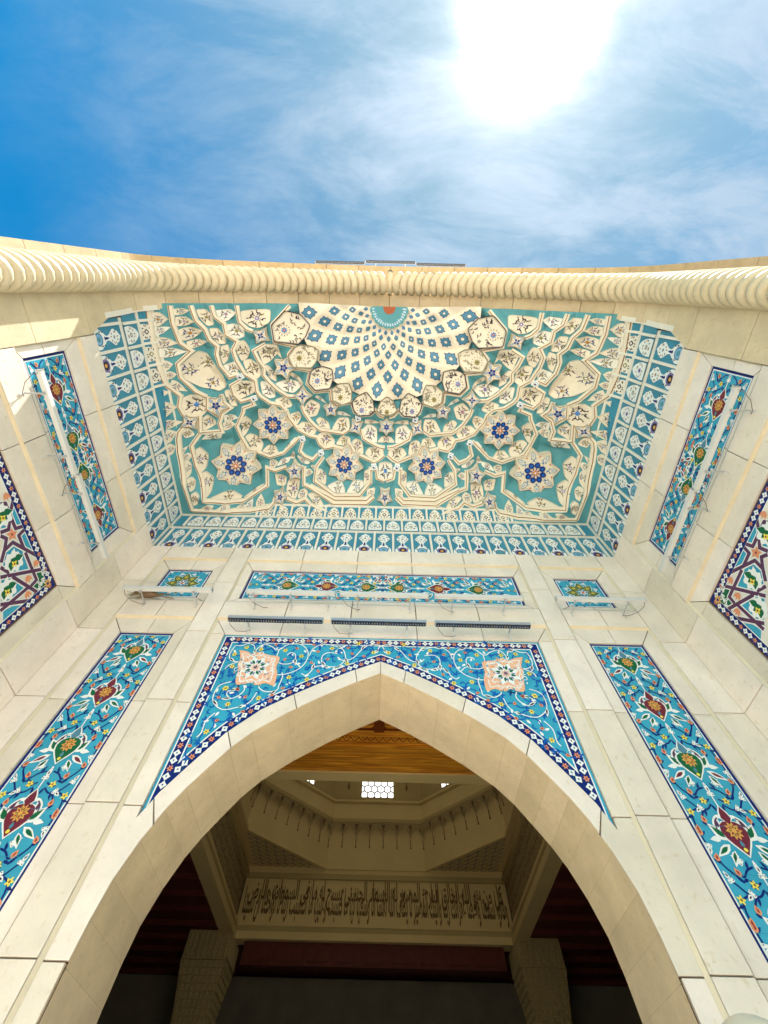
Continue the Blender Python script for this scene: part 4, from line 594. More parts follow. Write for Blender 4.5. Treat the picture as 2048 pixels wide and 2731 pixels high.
# spandrel
m_ = MB(); pn = Panel(m_, fr_back, PB)
def offs(pts, w):
    o_ = []
    for i, p in enumerate(pts):
        a = Vector(pts[max(0, i-1)]); b = Vector(pts[min(len(pts)-1, i+1)]); t = (b-a).normalized(); n_ = Vector((-t.y, t.x))
        if i == 0: o_.append((0, p[1]+w/ max(.3, n_.y))); continue
        o_.append((p[0]+n_.x*w, p[1]+n_.y*w))
    return o_
AO = spline(ARCH_OUT, 3)
for s in (-1, 1):
    def sp_(pts): return [(s*a, b) for a, b in pts]
    edge = AO; k_ = len(edge)
    def region(w_side, w_top, w_curve, mt, layer):
        low = offs(edge, w_curve); U1 = 1.83-w_side; Z1 = 3.715-w_top
        low = [p for p in low if p[0] <= U1]
        # sweep columns so the sheet follows the curve exactly
        cols = low; d = pn.d(layer); vs = []
        for p in cols: vs += [fr_back(s*p[0], p[1], d), fr_back(s*p[0], Z1, d)]
        if U1-cols[-1][0] > 1e-3:
            lx = cols[-1]; sl = (low[-1][1]-low[-2][1])/(low[-1][0]-low[-2][0]+1e-9) if len(low) > 1 else -3
            vs += [fr_back(s*U1, lx[1]+sl*(U1-lx[0]), d), fr_back(s*U1, Z1, d)]
        n = len(vs)//2
        m_.add(vs, [(2*i, 2*i+1, 2*i+3, 2*i+2) for i in range(n-1)], mt)
    region(.0, .0, .0, 'turquoise', 0); region(.02, .02, .006, 'white', 1); region(.032, .032, .006, 'navy', 2)
    region(.118, .112, .098, 'white', 3); region(.131, .125, .11, 'turquoise', 4)
    # border flowers
    def chain(path, st):
        P_ = [Vector(p) for p in path]; seg = [0]
        for a, b in zip(P_, P_[1:]): seg.append(seg[-1]+(b-a).length)
        n = int(seg[-1]/st)
        for i in range(n):
            dd = (i+.5)*seg[-1]/n; j = max(0, next((q for q in range(len(seg)) if seg[q] > dd), len(seg)-1)-1)
            t = (dd-seg[j])/(seg[j+1]-seg[j]); p = P_[j].lerp(P_[j+1], t); a = math.atan2(*(P_[j+1]-P_[j]).yx)
            if i % 3 == 0: pn.flower(s*p.x, p.y, .03, 6, 'orange', 'red', 5)
            else:
                a = a if s > 0 else math.pi-a
                for q in range(4): pn.leaf(s*p.x, p.y, a+q*math.pi/2, .034, .034, 'white', 5)
                pn.leaf(s*p.x-.01*math.cos(a), p.y-.01*math.sin(a), a, .02, .014, 'navy', 6)
    chain([(0, 3.645), (1.75, 3.645)], .0655)
    chain([(1.757, 3.60), (1.757, 1.98)], .0655)
    chain([p for p in offs(edge, .053) if p[0] < 1.72], .0655)
    # white scrolls traced in the plane of the wall, with half leaves
    for c in PD['w']:
        c = [(s*-a, b) for a, b in c]; q = spline(c, 6)
        pn.stroke(q, .010, 'white', 6)
        if len(c) > 4:
            i = len(q)//2; a = math.atan2(q[i+1][1]-q[i][1], q[i+1][0]-q[i][0])
            pn.leaf(*q[i], a+.3, .10, .035, 'white', 6); pn.leaf(q[i][0]+.01*math.cos(a), q[i][1]+.01*math.sin(a), a+.3, .07, .018, 'ink', 7)
            a2 = math.atan2(q[-1][1]-q[-3][1], q[-1][0]-q[-3][0]); pn.leaf(*q[-1], a2, .07, .04, 'white', 6); pn.leaf(*q[-1], a2, .045, .018, 'green', 7)
    R_ = random.Random(3); placed = []
    for L_, kind in ((PD['yel'], 'y'), (PD['ora'], 'o')):
        for a, b in L_:
            x, z = s*-a, b; placed.append((abs(a), b))
            for q in range(2):
                an = R_.uniform(0, 6.28); an = an if s > 0 else math.pi-an; l = .11
                e_ = [(x+math.cos(an+t*.9)*l*t, z+math.sin(an+t*.9)*l*t) for t in (0, .35, .7, 1)]
                pn.stroke(e_, .014, 'cobalt', 5)
                for w_ in (0, 1.2, -1.2): pn.leaf(*e_[-1], an+.9+w_, .045, .02, 'cobalt', 5)
            if kind == 'y': pn.flower(x, z, .032, 6, 'yellow', 'brown_line', 7)
            else: pn.bud(x, z, R_.uniform(0, 6.28), .036, 7)
    # fill with small white and navy leaves
    n = 0
    for t in range(2600):
        x = R_.uniform(.03, 1.68); z = R_.uniform(2.0, 3.58)
        if z < crv(ARCH_OUT, min(1.82, x))+.17 or x > 1.66: continue
        if all((x-a)**2+(z-b)**2 > .068**2 for a, b in placed) and not (1.08 < x < 1.6 and 3.0 < z < 3.5):
            placed.append((x, z)); n += 1; a = R_.uniform(0, 6.28)
            if n % 2 == 0: pn.leaf(s*x, z, a, .055, .028, 'white', 5)
            else:
                for w_ in (0, 1.3): pn.leaf(s*x, z, a+w_, .05, .018, 'cobalt', 5)
    pc = [(s*-a, b) for a, b in PD['peach']]; cx = sum(p[0] for p in pc)/len(pc); cz = sum(p[1] for p in pc)/len(pc)
    pn.poly(spline(pc+[pc[0]], 3)[:-1], 'peach', 8)
    pn.stroke([(cx+(a-cx)*.8, cz+(b-cz)*.8) for a, b in spline(pc+[pc[0]], 3)[:-1]], .011, 'white', 9, closed=True)
    for q in range(8):
        a = q*math.pi/4+.35
        pn.leaf(cx+.035*math.cos(a), cz+.035*math.sin(a), a, .125, .085, 'white', 9); pn.leaf(cx+.05*math.cos(a+.1), cz+.05*math.sin(a+.1), a+.25, .065, .032, 'green', 10); pn.leaf(cx+.06*math.cos(a-.25), cz+.06*math.sin(a-.25), a-.5, .05, .02, 'lilac', 10)
        pn.stroke(spline([(cx+.15*math.cos(a), cz+.15*math.sin(a)), (cx+.19*math.cos(a+.25), cz+.19*math.sin(a+.25)), (cx+.15*math.cos(a+.45), cz+.15*math.sin(a+.45))]), .008, 'white', 9)
    for q in range(14):
        a = q*math.pi/7; r0 = .165+.02*(q % 2)
        pn.stroke(spline([(cx+r0*math.cos(a), cz+r0*math.sin(a)), (cx+(r0+.035)*math.cos(a+.12), cz+(r0+.035)*math.sin(a+.12)), (cx+(r0+.02)*math.cos(a+.28), cz+(r0+.02)*math.sin(a+.28)), (cx+(r0-.01)*math.cos(a+.2), cz+(r0-.01)*math.sin(a+.2))]), .007, 'white', 9)
    for q in range(46):
        a = R_.uniform(0, 6.283); r0 = R_.uniform(.10, .235)
        x = cx+r0*math.cos(a)*1.05; z = cz+r0*math.sin(a)
        pn.leaf(x, z, R_.uniform(0, 6.28), .034, .014, ('turquoise', 'white', 'turquoise', 'orange')[q % 4], 9)
    pn.flower(cx, cz, .04, 5, 'white', 'lilac', 11); pn.flower(cx-.0, cz+.0, .03, 5, 'maroon', 'lilac', 12)
for k in range(-5, 6):
    x = k*.33; pn.stroke([(x, crv(ARCH_OUT, abs(x))+.0), (x, 3.71)], .002, 'turquoise_deep', 6)
tp_ = m_.build('spandrel_tile', back, recalc=False); tp_['label'] = 'blue spandrel tiles with white scrolls and two peach medallions'

# ---------------------------------------------------------- side walls
def clip_poly(P_, f):
    o_ = []
    for i in range(len(P_)):
        a, b = P_[i-1], P_[i]; fa, fb = f(a), f(b)
        if (fa >= 0) != (fb >= 0): t = fa/(fa-fb); o_.append((a[0]+(b[0]-a[0])*t, a[1]+(b[1]-a[1])*t))
        if fb >= 0: o_.append(tuple(b))
    return o_
def star_panel(mb_, fr):
    u0, u1, v1 = .72, 2.965, 3.72; v0 = GZ
    pn = Panel(mb_, fr, PB)
    pn.rect(u0, v0, u1, v1, 'navy', 0); b = .085
    pn.rect(u0+b, v0, u1-b, v1-b, 'white', 1); pn.rect(u0+b+.012, v0, u1-b-.012, v1-b-.012, 'cream_light', 2)
    lo_u, hi_u, hi_v = u0+b+.012, u1-b-.012, v1-b-.012
    mid = (u0+u1)/2
    def inside(P_):
        for f in (lambda p: p[0]-lo_u, lambda p: hi_u-p[0], lambda p: hi_v-p[1], lambda p: p[1]-GZ):
            if len(P_) < 3: return []
            P_ = clip_poly(P_, f)
        return P_
    def band(P_, w, m, l, half):
        for a, c in zip(P_, P_[1:]):
            a = Vector(a); c = Vector(c); t = (c-a).normalized(); n_ = Vector((-t.y, t.x))*w/2; e_ = t*w*.3
            q = [tuple(x) for x in (a-e_+n_, c+e_+n_, c+e_-n_, a-e_-n_)]
            q = half(inside(q))
            if len(q) > 2: pn.poly(q, m, l)
    dy_rows = [0, -1.30, -2.60, -3.9]
    for ri, dv in enumerate(dy_rows):
        for mir in (0, 1):
            def tf(p, mir=mir, dv=dv, ri=ri):
                u, v = p; u = 2*mid-u if mir else u
                return (u, v+dv)
            def half(P_, mir=mir, dv=dv, ri=ri):
                if len(P_) < 3: return []
                P_ = clip_poly(P_, (lambda p: mid+.36-p[0]) if mir else (lambda p: p[0]-mid+.02)) if ri == 0 else clip_poly(P_, (lambda p: mid-p[0]) if mir else (lambda p: p[0]-mid))
                if ri and len(P_) > 2: P_ = clip_poly(P_, lambda p: 3.72+dv+.52-p[1] if False else 2.62+1.3*(1-ri)-p[1])
                return P_
            if mir and ri == 0:
                def half(P_): return clip_poly(P_, lambda p: 1.42-p[0]) if len(P_) > 2 else []
            for T_ in PD['tq']:
                q = half(inside([tf(p) for p in T_]))
                if len(q) > 2:
                    pn.poly(q, 'white', 3); cx = sum(p[0] for p in q)/len(q); cy = sum(p[1] for p in q)/len(q)
                    pn.poly([(cx+(p[0]-cx)*.95, cy+(p[1]-cy)*.95) for p in q], 'turquoise', 4)
            q = half(inside([tf(p) for p in PD['green']]))
            if len(q) > 2 and ri == 0: pn.poly(q, 'green', 5)
            if ri == 0 and not mir:
                for i, (a, c) in enumerate(((2.80, 3.60), (2.74, 3.63), (2.85, 3.52), (2.82, 3.56), (2.70, 3.66))): pn.trefoil(a, c, i*1.3, .045, 6)
                pn.flower(2.875, 3.63, .055, 8, 'gold', 'navy', 6)
            for S_ in PD['straps']:
                S2 = [tf(p) for p in S_]
                band(S2, .058, 'white', 6, half); band(S2, .036, 'plum', 7, half)
            for h in PD['hearts']:
                x, y = tf(h)
                if not half(inside([(x-.01, y-.01), (x+.01, y-.01), (x+.01, y+.01), (x-.01, y+.01)])): continue
                q = inside([(x+.098*math.cos(a)*(1+.13*math.cos(9*a)), y+.105*math.sin(a)*(1+.10*math.cos(8*a))) for a in [i*math.pi/24 for i in range(48)]])
                if len(q) > 2: pn.poly(q, 'white', 8)
                if lo_u < x-.1 and x+.1 < hi_u:
                    for w_ in (-.6, .6): pn.leaf(x-.02, y+.03*w_, w_*1.6+.4, .10, .07, 'green', 9)
                    pn.leaf(x-.04, y-.02, .5, .11, .09, 'green', 9); pn.leaf(x-.05, y, 2.4, .09, .05, 'white', 10)
                    pn.flower(x+.02, y-.01, .038, 4, 'yellow', 'red', 11, rot=.4)
            for h in PD['tul']:
                x, y = tf(h)
                if half(inside([(x-.05, y-.05), (x+.05, y-.05), (x+.05, y+.05), (x-.05, y+.05)])):
                    for w_ in (-.5, 0, .5): pn.leaf(x-.04, y, w_, .085, .035, 'orange', 8)
            x, y = tf(PD['star'])
            if half(inside([(x-.03, y-.03), (x+.03, y-.03), (x+.03, y+.03), (x-.03, y+.03)])):
                for q in range(5): pn.leaf(x, y, q*math.pi*.4+.3, .062, .042, 'orange', 8)
                pn.disc(x, y, .012, 'red', 9)
    # border of white lozenges and orange flowers
    def ch(a, c, st=.062):
        a = Vector(a); c = Vector(c); n = int((c-a).length/st)
        for i in range(n):
            p = a.lerp(c, (i+.5)/n)
            if i % 3 == 0: pn.flower(p.x, p.y, .027, 6, 'orange', 'red', 5)
            else:
                for q in range(4): pn.leaf(p.x, p.y, q*math.pi/2+.78*(0), .033, .03, 'white', 5)
                pn.leaf(p.x-.008, p.y, 0, .018, .012, 'navy', 6)
    ch((u1-.045, v1-.045), (u1-.045, v0)); ch((u0+.045, v1-.045), (u0+.045, v0)); ch((u0+.09, v1-.045), (u1-.09, v1-.045))

UV = [1.42, 2.29]
BZ = [-1.6, -.75, .1, .95, 1.85, 2.75, 3.65, 4.53, 5.42]
PROF = [(3.57, GZ), (3.57, 6.12), (3.50, 6.55), (3.30, 6.98), (3.02, 7.32), (2.70, 7.57), (2.0, 7.93), (1.0, 8.27), (0, 8.46)]
PROFO = [(3.92, GZ), (3.92, 7.3), (3.80, 7.8), (3.55, 8.25), (3.16, 8.62), (2.6, 8.92), (1.9, 9.2), (1.0, 9.48), (0, 9.68)]
for s, fr, nm in ((-1, fr_left, 'left'), (1, fr_right, 'right')):
    wl = thing('side_wall', 'left limestone side wall, part of it in direct sun, with two tile panels' if s < 0 else 'right limestone side wall, all in shade, with two tile panels', 'wall', (s*W, 1.9, GZ))
    st_ = MB()
    split_slabs(st_, fr, 3.17, GZ, D0-FLD, 5.5, [], ZJ, FLD)
    split_slabs(st_, fr, .57, 5.2, 3.17, 5.5, UV, [], FLD)
    split_slabs(st_, fr, .57, 3.95, 3.17, 4.25, UV, [], FLD)
    frame_band(st_, fr, (.57, 4.25, 3.17, 5.2), (.69, 4.34, 2.95, 4.96), UV, [4.64])
    frame_band(st_, fr, (.57, GZ, 3.17, 3.95), (.70, GZ, 2.985, 3.735), UV, ZJ, sides='tlr')
    st_.build('stone_cladding', wl)
    co = MB(); x = s*(W+.034)
    co.add([(x, .3, GZ), (x, 3.7, GZ), (x, 3.7, 5.56), (x, .3, 5.56)], [(0, 1, 2, 3)], 'grout')
    x = s*(W+.25); co.add([(x, .3, 5.5), (x, 3.8, 5.5), (x, 3.8, 9), (x, .3, 9)], [(0, 1, 2, 3)], 'core')
    co.box((s*3.9, .45, GZ) if s > 0 else (-5.4, .45, GZ), (5.4, 4.35, TOP) if s > 0 else (-3.9, 4.35, TOP), 'core')
    co.build('masonry', wl, recalc=False)
    m_ = MB(); pn = Panel(m_, fr, PB)
    run_panel(pn, 1.82, 4.65, 'u', 0, 0, 0, mirror_c=(0 if s < 0 else 0, .235), period=.545, npos=3)
    for q in (-1, 1):
        for c in ([(.02, 0), (.06, .06), (.05, .14)], [(.02, 0), (.06, -.06), (.05, -.14)]): pn.stroke([(1.82+q*a, 4.65+b) for a, b in spline(c, 5)], .014, 'navy', 3)
        for b in (.2, .26, -.2, -.26): pn.leaf(1.82+q*.03, 4.65+b, 1.2*q, .05, .02, 'white', 3)
    clip_strip(m_, .73, 2.91, 1)
    pn2 = Panel(m_, fr, PB); border_lines(pn2, .69, 4.34, 2.95, 4.96)
    tp_ = m_.build('tile_panel', wl, recalc=False); tp_['label'] = 'long blue tile panel with four medallions'
    m_ = MB(); star_panel(m_, fr)
    sp = m_.build('star_panel', wl, recalc=False); sp['label'] = 'tall tile panel of stars and kite shapes edged in maroon'

# ---------------------------------------------------------- front arch
fa = thing('entrance_arch', 'pale stone pointed arch over the recess with a twisted rope moulding', 'arch', (0, 0, GZ))
def both(pr_): return [(-x, z) for x, z in pr_]+[(x, z) for x, z in pr_[::-1][1:]]
def resamp(pr_, st):
    o_ = []
    for (a, b), (c, e) in zip(pr_, pr_[1:]):
        n = max(1, round(math.hypot(c-a, e-b)/st))
        for k in range(n): o_.append((a+(c-a)*k/n, b+(e-b)*k/n))
    return o_+[pr_[-1]]
# smooth the haunch
def smooth_prof(pr_):
    head = pr_[:2]; q = spline(pr_[1:], 5)
    return [head[0]]+q
SP, SPO = smooth_prof(PROF), smooth_prof(PROFO)
def along(pr_, step, z_start):
    """points every step along the profile above z_start, up to the apex"""
    P_ = [Vector(p) for p in pr_]; P_[0] = Vector((P_[0].x, z_start)); o_ = [P_[0].copy()]; acc = 0
    L_ = sum((b-a).length for a, b in zip(P_, P_[1:])); n = round(L_/step); st = L_/n; want = st
    for a, b in zip(P_, P_[1:]):
        l = (b-a).length
        while acc+l >= want-1e-6 and len(o_) < n+1: o_.append(a.lerp(b, (want-acc)/l)); want += st
        acc += l
    return o_
def soffit(mb_, pr_, y0, y1f, m, joints):
    """blocks along the underside; joints = list of 2d points; each block follows the curve between two joints"""
    P_ = [Vector(p) for p in pr_]
    def par(p):
        best = None
        for i, (a, b) in enumerate(zip(P_, P_[1:])):
            l = (b-a).length_squared; t = max(0, min(1, (p-a).dot(b-a)/l)); d = (a.lerp(b, t)-p).length
            if best is None or d < best[0]-1e-7: best = (d, i+t)
        return best[1]
    T_ = sorted(par(j) for j in joints)
    def at(t): i = min(int(t), len(P_)-2); return P_[i].lerp(P_[i+1], t-i)
    for t0, t1 in zip(T_, T_[1:]):
        ts = [t0]+[k for k in range(int(t0)+1, int(t1)+1) if t0+.02 < k < t1-.02]+[t1]
        pts = [at(t) for t in ts]; a = (pts[1]-pts[0]).normalized(); b = (pts[-1]-pts[-2]).normalized()
        pts[0] += a*.004; pts[-1] -= b*.004
        for s in (-1, 1):
            vs = []
            for p in pts: vs += [(s*p.x, y0, p.y), (s*p.x, y1f(p.y), p.y)]
            k = len(vs)
            for p in (pts[0], pts[-1]): pass
            out_ = []
            for i, p in enumerate(pts):
                d = (pts[min(i+1, len(pts)-1)]-pts[max(i-1, 0)]).normalized(); n_ = Vector((d.y, -d.x))
                if n_.x < 0 and n_.y < 0: n_ = -n_
                q = p+n_*.03; out_ += [(s*q.x, y0, q.y), (s*q.x, y1f(p.y), q.y)]
            n = len(pts); fs = [(2*i, 2*i+1, 2*i+3, 2*i+2) for i in range(n-1)]
            fs += [(2*i, 2*i+2, k+2*i+2, k+2*i) for i in range(n-1)]+[(2*i+1, 2*i+3, k+2*i+3, k+2*i+1) for i in range(n-1)]
            fs += [(0, 1, k+1, k), (2*n-2, 2*n-1, k+2*n-1, k+2*n-2)]
            mb_.add(vs+out_, fs, m)
def y1f(z): return .565 if z < 5.5 else max(.315, .378-(z-5.5)*.028)
mb_ = MB()
jl = [Vector((3.57, z)) for z in BZ[:-1]]+[Vector(tuple(p)) for p in along(PROF[:1]+SP[1:], .56, 5.42)]
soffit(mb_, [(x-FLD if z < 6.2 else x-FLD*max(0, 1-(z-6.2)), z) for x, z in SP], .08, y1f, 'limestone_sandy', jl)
mb_.build('soffit_band', fa)
mb_ = MB(); jl = [Vector(tuple(p)) for p in along(SPO, .62, GZ)]
soffit(mb_, SPO, -.375, lambda z: .06, 'shaded_stone', jl)
mb_.build('outer_soffit', fa)
mb_ = MB()
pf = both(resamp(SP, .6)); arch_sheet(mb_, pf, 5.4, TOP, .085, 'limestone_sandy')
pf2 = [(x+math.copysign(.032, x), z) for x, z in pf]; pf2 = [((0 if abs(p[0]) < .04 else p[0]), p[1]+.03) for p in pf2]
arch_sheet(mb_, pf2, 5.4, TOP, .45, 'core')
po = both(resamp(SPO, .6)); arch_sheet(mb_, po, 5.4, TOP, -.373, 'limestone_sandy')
n = len(pf2); q = [(x+math.copysign(.034, x) if x else 0, z+.034) for x, z in pf]
mb_.add([(x, .09, z) for x, z in q]+[(x, .44, z) for x, z in q], [(i, i+1, n+i+1, n+i) for i in range(n-1)], 'grout')
q = [(x+math.copysign(.034, x) if x else 0, z+.034) for x, z in po]; n = len(q)
mb_.add([(x, -.35, z) for x, z in q]+[(x, .08, z) for x, z in q], [(i, i+1, n+i+1, n+i) for i in range(n-1)], 'grout')
mb_.add([(-5.4, -.373, TOP), (5.4, -.373, TOP), (5.4, 4.35, TOP), (-5.4, 4.35, TOP)], [(0, 1, 2, 3)], 'core')
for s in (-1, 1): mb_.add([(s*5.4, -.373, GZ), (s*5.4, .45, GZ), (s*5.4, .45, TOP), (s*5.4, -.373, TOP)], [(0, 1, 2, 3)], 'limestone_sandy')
mb_.build('masonry', fa, recalc=False)
# twisted rope moulding
rp_ = MB(); RC = [(x-.075 if i < 2 else x-.075*max(0, 1-i*.05), z-(.0 if i < 2 else .075*min(1, (i-1)*.16))) for i, (x, z) in enumerate(SP)]
path = along(RC, .130, .4); RR = random.Random(5)
for s in (-1, 1):
    for i, p in enumerate(path[:-1]):
        a = path[max(0, i-1)]; b = path[min(len(path)-1, i+1)]; t = (b-a).normalized(); n_ = Vector((-t.y, t.x))
        if n_.x > 0 and p.x > .5: n_ = -n_
        if n_.y > 0 and p.x <= .5: n_ = -n_
        pts = []; rr = []
        jt = RR.uniform(-.004, .004)
        for k in range(13):
            th = math.pi*(-.12+1.24*k/12); lat = math.sin(th)*.115; yy = -math.cos(th)*.132
            sh = -.065*max(0, math.cos(th))**1.6+.085*min(1, p.x/3.4)*math.sin(th)
            q = p+n_*lat+t*(sh+jt)
            pts.append((s*q.x, -.068+yy, q.y)); rr.append(.055+.010*math.sin(max(0, min(math.pi, th))))
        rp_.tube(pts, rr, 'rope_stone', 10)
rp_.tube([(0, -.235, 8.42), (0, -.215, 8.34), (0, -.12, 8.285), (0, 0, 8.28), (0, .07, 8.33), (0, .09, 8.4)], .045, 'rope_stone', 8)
o = rp_.build('rope_moulding', fa, smooth=True)

# ---------------------------------------------------------- honeycomb vault
def smo(a, b, x): t = min(1, max(0, (x-a)/(b-a))); return t*t*(3-2*t)
def SZ(x, y):
    ax = abs(x)/3.57; ay = max(0., (y-.3)/3.315)
    r2 = math.hypot(ax, ay); r6 = (ax**6+ay**6)**(1/6); w = smo(.4, .85, r6); rho = r6*w+min(1, r2)*(1-w)
    d = max(0., (1-rho)*3.4)
    if d < .12: return 6.5+d*2.5
    return 6.8+1.35*(1-(1-min(1, (d-.12)/3.28))**2.2)
mirror = lambda L_: [[-p[0], p[1]] for p in L_]
for r in VD['ribs']:
    for e_, q in ((0, 1), (-1, -2)):
        if r[e_][1] < .62 and abs(r[e_][0]) > 1.5:      # carry the ribs on to the back of the arch
            a, b = r[e_], r[q]; l = math.hypot(a[0]-b[0], a[1]-b[1]); t_ = max(0, min(.3, (a[1]-.30)/max(1e-3, (b[1]-a[1])/l))); p = [a[0]+(a[0]-b[0])/l*t_, a[1]+(a[1]-b[1])/l*t_]
            r.insert(0, p) if e_ == 0 else r.append(p)
RIBS = [r for r in VD['ribs']]+[mirror(r) for r in VD['ribs']]
GX0, GY0, GS = -3.7, .0, .025; GNX, GNY = 297, 150
gx = GX0+np.arange(GNX)*GS; gy = GY0+np.arange(GNY)*GS; XX, YY = np.meshgrid(gx, gy, indexing='ij')
DIST = np.full(XX.shape, 9.0)
for r in RIBS:
    for a, b in zip(r, r[1:]):
        ax_, ay_ = a; bx_, by_ = b; l2 = (bx_-ax_)**2+(by_-ay_)**2+1e-9
        t = np.clip(((XX-ax_)*(bx_-ax_)+(YY-ay_)*(by_-ay_))/l2, 0, 1)
        DIST = np.minimum(DIST, np.hypot(XX-ax_-t*(bx_-ax_), YY-ay_-t*(by_-ay_)))
def rel(x, y):
    i = (x-GX0)/GS; j = (y-GY0)/GS; i0 = int(max(0, min(GNX-2, i))); j0 = int(max(0, min(GNY-2, j))); fi, fj = i-i0, j-j0
    d = (DIST[i0, j0]*(1-fi)+DIST[i0+1, j0]*fi)*(1-fj)+(DIST[i0, j0+1]*(1-fi)+DIST[i0+1, j0+1]*fi)*fj
    wall = min(3.57-abs(x), 3.615-y)
    return .125*smo(.03, .20, d)*smo(.12, .5, wall)
def Z(x, y): return SZ(x, y)+rel(x, y)
DEL = R(15.6); RK = [(1.36, .5), (1.13, 1), (.94, 1.5), (.765, 2), (.635, 2.5), (.50, 3), (.405, 3.5), (.30, 4), (0, 6)]
def kap(r):
    if r >= 1.36: return .5-(r-1.36)/.46
    for (a, k), (b, l) in zip(RK, RK[1:]):
        if b <= r <= a: return k+(l-k)*(a-r)/(a-b)
    return 6
def tri(u): u = u % 2; return 1-abs(u-1)*2 if True else 0
def ZF(x, y):
    r = math.hypot(x, y-.3); th = math.atan2(x, y-.3); k = kap(r)
    return SZ(x, y)+.012+.032*r*(tri(th/DEL+k+.5)+tri(th/DEL-k+.5))
vault = thing('vault', 'turquoise and cream honeycomb half dome with a small orange flower at its crown', 'vault', (0, 1.9, 5.5))
# turquoise shell
mb_ = MB(); nx, ny = 238, 112; x0, x1_, y0, y1_ = -3.57, 3.57, .27, 3.612
vs = []; 
for i in range(nx+1):
    for j in range(ny+1):
        x = x0+(x1_-x0)*i/nx; y = y0+(y1_-y0)*j/ny; vs.append((x, y, Z(x, y)))
fs = []
for i in range(nx):
    for j in range(ny):
        cx = x0+(x1_-x0)*(i+.5)/nx; cy = y0+(y1_-y0)*(j+.5)/ny
        if math.hypot(cx, cy-.3) > 1.47: fs.append((i*(ny+1)+j, (i+1)*(ny+1)+j, (i+1)*(ny+1)+j+1, i*(ny+1)+j+1))
mb_.add(vs, fs, 'teal'); mb_.build('turquoise_shell', vault, recalc=False)
# pleated cream crown
mb_ = MB(); vs = []; NR, NA = 60, 96
for i in range(NR+1):
    r = .24+(1.53-.24)*i/NR
    for j in range(NA+1):
        th = R(-92)+R(184)*j/NA; x = r*math.sin(th); y = .3+r*math.cos(th); vs.append((x, y, ZF(x, y)-.03))
mb_.add(vs, [(i*(NA+1)+j, (i+1)*(NA+1)+j, (i+1)*(NA+1)+j+1, i*(NA+1)+j+1) for i in range(NR) for j in range(NA)], 'cream')
class VP(Panel):
    """painter draped on the vault: local plan coordinates, height from zf minus a small drop"""
    def __init__(s, mb, zf, drop): s.mb = mb; s.zf = zf; s.drop = drop; s.k = 0; s.base = drop; s.fr = lambda u, v, d: (u, v, zf(u, v)-d)
    def d(s, layer): s.k += 1; return s.drop+layer*.003+(s.k % 30)*.00004
pn = VP(mb_, ZF, .036)
def pol(r, th): return (r*math.sin(th), .3+r*math.cos(th))
for k, r in enumerate((1.36, 1.13, .94, .765, .635, .50, .405)):
    ths = [(j+.5 if k % 2 == 0 else j)*DEL for j in range(-6, 7)]
    for th in ths:
        if abs(th) > R(91): continue
        size = r*.078
        def dia(sc, wv=True):
            q = []
            for i in range(16):
                a = 2*math.pi*i/16; rad = 1/(abs(math.cos(a))**1.25+abs(math.sin(a))**1.25)**.8
                if wv: rad *= 1+.10*math.cos(8*a)*(1 if k < 4 else .4)
                du, dr = sc*rad*math.sin(a)*.86, sc*rad*math.cos(a)*1.12
                q.append(pol(r+dr, th+du/r))
            return q
        c = pol(r, th)
        pn.fan(c, dia(size*1.12), 'navy', 0); pn.fan(c, dia(size), 'steel_blue' if k < 6 else 'blue_mid', 1); pn.fan(c, dia(size*.72), 'blue_mid', 2); pn.fan(c, dia(size*.66), 'steel_blue', 3)
        if k < 5: pn.fan(c, dia(size*.34, False), 'red', 4); pn.fan(c, dia(size*.28, False), 'cream_light', 5)
mb_.build('crown', vault, recalc=False)
# boss
mb_ = MB(); pn = VP(mb_, SZ, .07); q = []
for i in range(121):
    th = R(-90)+R(180)*i/120; q.append(pol(.315+.022*abs(math.sin(th*10)), th))
pn.poly([(0.0, .28)]+q if False else q+[(.30, .285), (-.30, .285)], 'teal', 0)
for i in range(20):
    th = R(-85.5)+R(9)*i
    c = pol(.262, th); pn.fan(c, [pol(.262+.035*math.cos(a), th+.05*math.sin(a)) for a in [w*math.pi/4 for w in range(8)]], 'white', 1)
    pn.fan(c, [pol(.262+.024*math.cos(a), th+.03*math.sin(a)) for a in [w*math.pi/4 for w in range(8)]], 'blue_pale', 2)
    pn.stroke([pol(.12, th), pol(.235, th)], .006, 'steel_blue', 1)
pn.poly([pol(.105, R(-90)+R(180)*i/24) for i in range(25)]+[(.10, .285), (-.10, .285)], 'terracotta', 3)
mb_.build('flower_boss', vault, recalc=False)

def drape(mb_, poly, zf, off, m, thick=.03, rings=(1, .72, .4)):
    n = len(poly); cx = sum(p[0] for p in poly)/n; cy = sum(p[1] for p in poly)/n; vs = []; fs = []
    for p in poly: vs.append((p[0], p[1], zf(*p)-off+thick))
    for rg in rings:
        for p in poly: x = cx+(p[0]-cx)*rg; y = cy+(p[1]-cy)*rg; vs.append((x, y, zf(x, y)-off))
    vs.append((cx, cy, zf(cx, cy)-off))
    for k in range(len(rings)):
        for i in range(n): j = (i+1) % n; fs.append((k*n+i, k*n+j, (k+1)*n+j, (k+1)*n+i))
    k = len(rings); fs += [(k*n+i, k*n+(i+1) % n, (k+1)*n) for i in range(n)]
    mb_.add(vs, fs, m)
def dens(poly, st=.07):
    o_ = []; n = len(poly)
    for i in range(n):
        a = Vector(poly[i]); b = Vector(poly[(i+1) % n]); k = max(1, int((b-a).length/st))
        o_ += [tuple(a.lerp(b, t/k)) for t in range(k)]
    return o_
